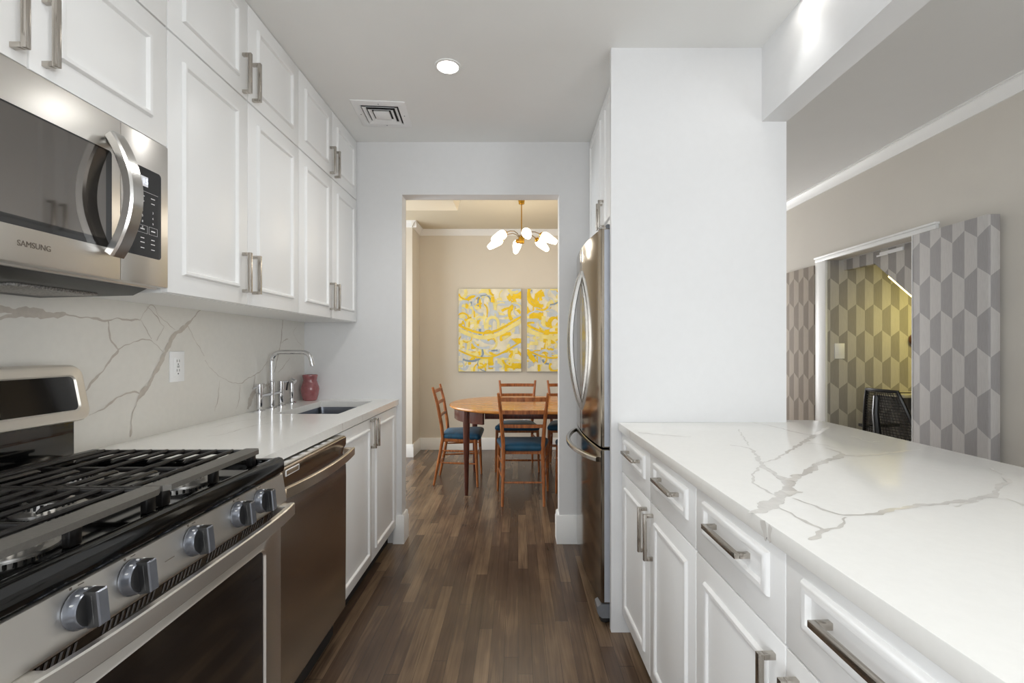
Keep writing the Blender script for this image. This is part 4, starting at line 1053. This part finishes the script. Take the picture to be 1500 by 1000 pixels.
# paintings
def painting(label, x0, x1, z0, z1, seed):
    t = thing('painting', label, 'painting', ((x0+x1)/2, DW-0.02, z0), 'abstract canvases on the dining room wall')
    m = MB(); m.box(x0, x1, DW-0.038, DW-0.001, z0, z1, b=0.002); m.build('canvas', M['canvas'], t)
    r = random.Random(seed); m = MB(); yf = DW-0.0384
    fn = lambda u, v, n: (min(max(u, x0+0.004), x1-0.004), yf-n, min(max(v, z0+0.004), z1-0.004))
    m.add([(x0+0.002, yf, z0+0.002), (x1-0.002, yf, z0+0.002), (x1-0.002, yf, z1-0.002), (x0+0.002, yf, z1-0.002)], [(0, 1, 2, 3)], 0)
    W_, H_ = x1-x0, z1-z0; n = [0]
    def stroke(pts, k): n[0] += 1; m.ribbon(pts, fn, 0.0002+n[0]*0.00003, k)
    for i in range(150):
        u, v = r.uniform(x0, x1), r.uniform(z0, z1)
        k = r.choices((1, 2, 3, 4), (0.27, 0.36, 0.32, 0.05))[0]
        if k == 4 and i < 60: k = 3
        typ = r.random(); wd = r.uniform(0.010, 0.034)*(0.7 if k == 4 else 1)
        if typ < 0.36:      # short dab
            a = r.choice((0, PI/2, 0, r.uniform(0, PI))); L = r.uniform(0.02, 0.09)
            stroke([(u+math.cos(a)*L*s_/4, v+math.sin(a)*L*s_/4, wd*(1+0.25*r.uniform(-1, 1))) for s_ in range(-4, 5)], k)
        elif typ < 0.82:    # arc
            R_ = r.uniform(0.05, 0.16); a0 = r.uniform(0, 2*PI); sw = r.uniform(1.2, 3.6)*r.choice((-1, 1)); e = r.uniform(0.55, 1)
            stroke([(u+R_*math.cos(a0+sw*s_/14), v+e*R_*math.sin(a0+sw*s_/14), wd*0.6*(1+0.2*r.uniform(-1, 1))) for s_ in range(15)], k)
        else:               # arch: up, over, down
            hw, hh = r.uniform(0.04, 0.08), r.uniform(0.05, 0.10)
            P = [(u-hw, v-hh)]+[(u-hw*math.cos(PI*s_/8), v+hw*math.sin(PI*s_/8)) for s_ in range(9)]+[(u+hw, v-hh)]
            stroke([(a, b, wd*0.6) for a, b in P], k)
    # two long sweeping curves
    for zo, k, wd in ((0.60, 1, 0.014), (0.545, 2, 0.024), (0.30, 1, 0.010)):
        stroke([(x0+W_*s_/20, z0+H_*(zo-0.16*math.sin(PI*min(1, s_/20*0.9+0.1))**1.2+0.06*s_/20), wd) for s_ in range(21)], k)
    m.build('paint_layer', [M['p_cream'], M['p_yellow'], M['p_pale'], M['p_grey'], M['p_blue']], t)
painting('left of two yellow and grey abstract canvases on the dining room wall', -0.733, 0.040, 0.960, 1.976, 3)
painting('right of two yellow and grey abstract canvases, cut off by the doorway', 0.105, 0.878, 0.960, 1.976, 11)
decora('power_outlet', 'white power outlet low on the dining wall behind the table', lambda u, v, n: (u, DW-n, v), 0.10, 0.38, 'outlet')

# ------------------------------------------------------------------ nook doors and contents
m = MB(); m.box(XR-0.085, XR-0.023, 2.335, 2.785, 0.012, 1.927, b=0.004)
m.box(XR-0.087, XR-0.021, 2.785, 2.789, 0.012, 1.927, 1)
t = thing('wallpapered_door', 'grey hexagon wallpapered door standing open against the beige living room wall', 'door', (XR-0.054, 2.56, 0))
m.build('leaf', [M['paper_panel'], M['trim']], t)
m = MB(); m.box(XR-0.022, XR-0.001, 2.40, 2.42, 0.012, 1.92); m.box(XR-0.022, XR-0.001, 2.70, 2.72, 0.012, 1.92); m.build('wall_batten', M['trim'], t)
m = MB(); m.box(XR-0.026, XR-0.0005, 3.805, 4.75, 0.0, 1.927, b=0.002)
tag(m.build('wallpapered_panel', M['paper_wall']), 'grey hexagon wallpapered wall panel left of the nook opening', 'panel')
fn_end = lambda u, v, n: (u, NY-n, v)
decora('light_switch', 'white light switch on the wallpaper inside the nook', fn_end, 2.543, 1.227, 'switch', False)
m = MB(); hx = xs-0.001
m.box(hx-0.012, hx, 3.10, 3.30, 1.905, 1.93, b=0.003); m.box(hx-0.018, hx-0.012, 3.22, 3.32, 1.90, 1.912, b=0.002)
tag(m.build('door_catch', M['plastic_wht']), 'small white door catch under the head of the nook opening', 'catch')
m = MB()
m.tube([(xs+0.06, 3.30, 1.762), (xs+0.06, 2.90, 1.424)], 0.010, 8)
tag(m.build('led_strip', M['led']), 'bright yellowish light strip under the sloped nook ceiling', 'light')
ld = area_light('led_strip_glow', (xs+0.62, 3.10, 1.58), (0, 0, 0), 0.5, 0.06, NOOK_W, (1.0, 0.85, 0.27))
ld.rotation_euler = (math.radians(62), 0, math.radians(-20))
# brown knob on the end wall
m = MB(); m.lathe([(0.044, 0), (0.046, 0.01), (0.046, 0.04), (0.040, 0.048), (0, 0.05)], (3.135, NY, 1.318), (0, -1, 0), 28)
tag(m.build('wall_hook', M['brownwood']), 'round brown wooden wall hook inside the nook', 'wall hook')
# shelf, desk and papers
m = MB(); m.box(2.83, 3.68, 3.40, NY-0.001, 0.885, 0.908, b=0.002)
tag(m.build('wall_shelf', M['desk']), 'pale shelf on the nook wall behind the office chair', 'shelf')
m = MB(); m.tube([(2.86, 3.50, 0.914), (2.92, 3.46, 0.918), (2.99, 3.50, 0.914), (3.08, 3.46, 0.914), (3.2, 3.52, 0.914)], 0.004, 8)
tag(m.build('cable', M['plastic_blk']), 'black cable lying on the pale nook shelf', 'cable')
t = thing('desk', 'pale desk in the nook beside the black office chair', 'desk', (3.3, 3.4, 0))
m = MB(); m.box(3.12, 3.68, 3.30, NY-0.002, 0.70, 0.73, b=0.003); m.build('desktop', M['desk'], t)
for x in (3.15, 3.65):
    for y in (3.33, 3.63): m = MB(); m.box(x-0.015, x+0.015, y-0.015, y+0.015, 0, 0.70, b=0.002); m.build('leg', M['plastic_gry'], t)
m = MB(); r = random.Random(4)
for k in range(7): m.box(3.13+r.uniform(-.005, .01), 3.36, 3.36+r.uniform(-.01, .01), 3.62, 0.7302+k*0.013, 0.7302+k*0.013+0.0118, b=0.001)
tag(m.build('paper_stack', M['paperstack']), 'grey stack of papers on the nook desk', 'papers')

# office chair, local frame: the sitter faces +Y, then turned towards the desk
t = thing('office_chair', 'black mesh-back office chair in the wallpapered nook', 'chair', (0, 0, 0))
def bk(u, v):       # back surface: u -1..1, v 0..1 upwards
    wd = 0.235-0.115*v**1.6; return (u*wd, -0.20-0.10*v-0.05*(1-u*u)*(1-0.3*v), 0.46+0.50*v)
m = MB()
rim = [bk(-1, k/10) for k in range(11)]+[bk(-1+2*k/6, 1) for k in range(1, 6)]+[bk(1, 1-k/10) for k in range(11)]
m.tube(rim, 0.013, 8); m.build('back_frame', M['plastic_blk'], t)
m = MB()
for k in range(1, 26): m.tube([bk(-1+2*j/8, k/26) for j in range(9)], 0.0026, 4)
for k in range(1, 18): m.tube([bk(-1+2*k/18, j/8) for j in range(9)], 0.0026, 4)
m.build('mesh_back', M['mesh'], t)
m = MB(); m.tube([(0, -0.12, 0.40), (0, -0.28, 0.46), (0, -0.325, 0.62), (-0.01, -0.335, 0.80), (-0.02, -0.32, 0.92)], [0.03, 0.028, 0.024, 0.02, 0.018], 10); m.build('spine', M['plastic_blk'], t)
m = MB(); L = []
for e, z in ((0.03, 0.41), (0.0, 0.425), (0.0, 0.455), (0.02, 0.47), (0.10, 0.475)): L.append([(x, y, z) for x, y in rrect(-0.24+e, 0.24-e, -0.22+e, 0.24-e, 0.09)])
m.loops(L, cap0=True, cap1=True); m.build('seat', M['mesh'], t)
for s in (-1, 1):
    m = MB(); m.tube([(s*0.22, -0.10, 0.41), (s*0.275, -0.08, 0.48), (s*0.28, -0.06, 0.66)], 0.014, 8); m.tube([(s*0.28, -0.20, 0.672), (s*0.28, 0.08, 0.672)], 1, sq=(0.022, 0.06), up=(0, 0, 1)); m.build('armrest', M['plastic_blk'], t)
m = MB(); m.lathe([(0.028, 0.08), (0.028, 0.26), (0.018, 0.26), (0.018, 0.41)], (0, 0, 0), n=16); m.build('column', M['plastic_blk'], t)
m = MB()
for k in range(5):
    a = 2*PI*k/5+0.3; m.tube([(0, 0, 0.10), (0.15*math.cos(a), 0.15*math.sin(a), 0.095), (0.29*math.cos(a), 0.29*math.sin(a), 0.068)], [0.026, 0.02, 0.014], 8)
m.build('star_base', M['plastic_blk'], t)
for k in range(5):
    a = 2*PI*k/5+0.3; x, y = 0.285*math.cos(a), 0.285*math.sin(a)
    m = MB(); m.lathe([(0.012, -0.02), (0.028, -0.018), (0.028, 0.018), (0.012, 0.02)], (x, y, 0.028), (-math.sin(a), math.cos(a), 0), 16); m.tube([(x, y, 0.03), (x, y, 0.072)], 0.008, 8); m.build('caster', M['plastic_blk'], t)
t.location = (2.80, 3.22, 0); t.rotation_euler = (0, 0, math.radians(-85))
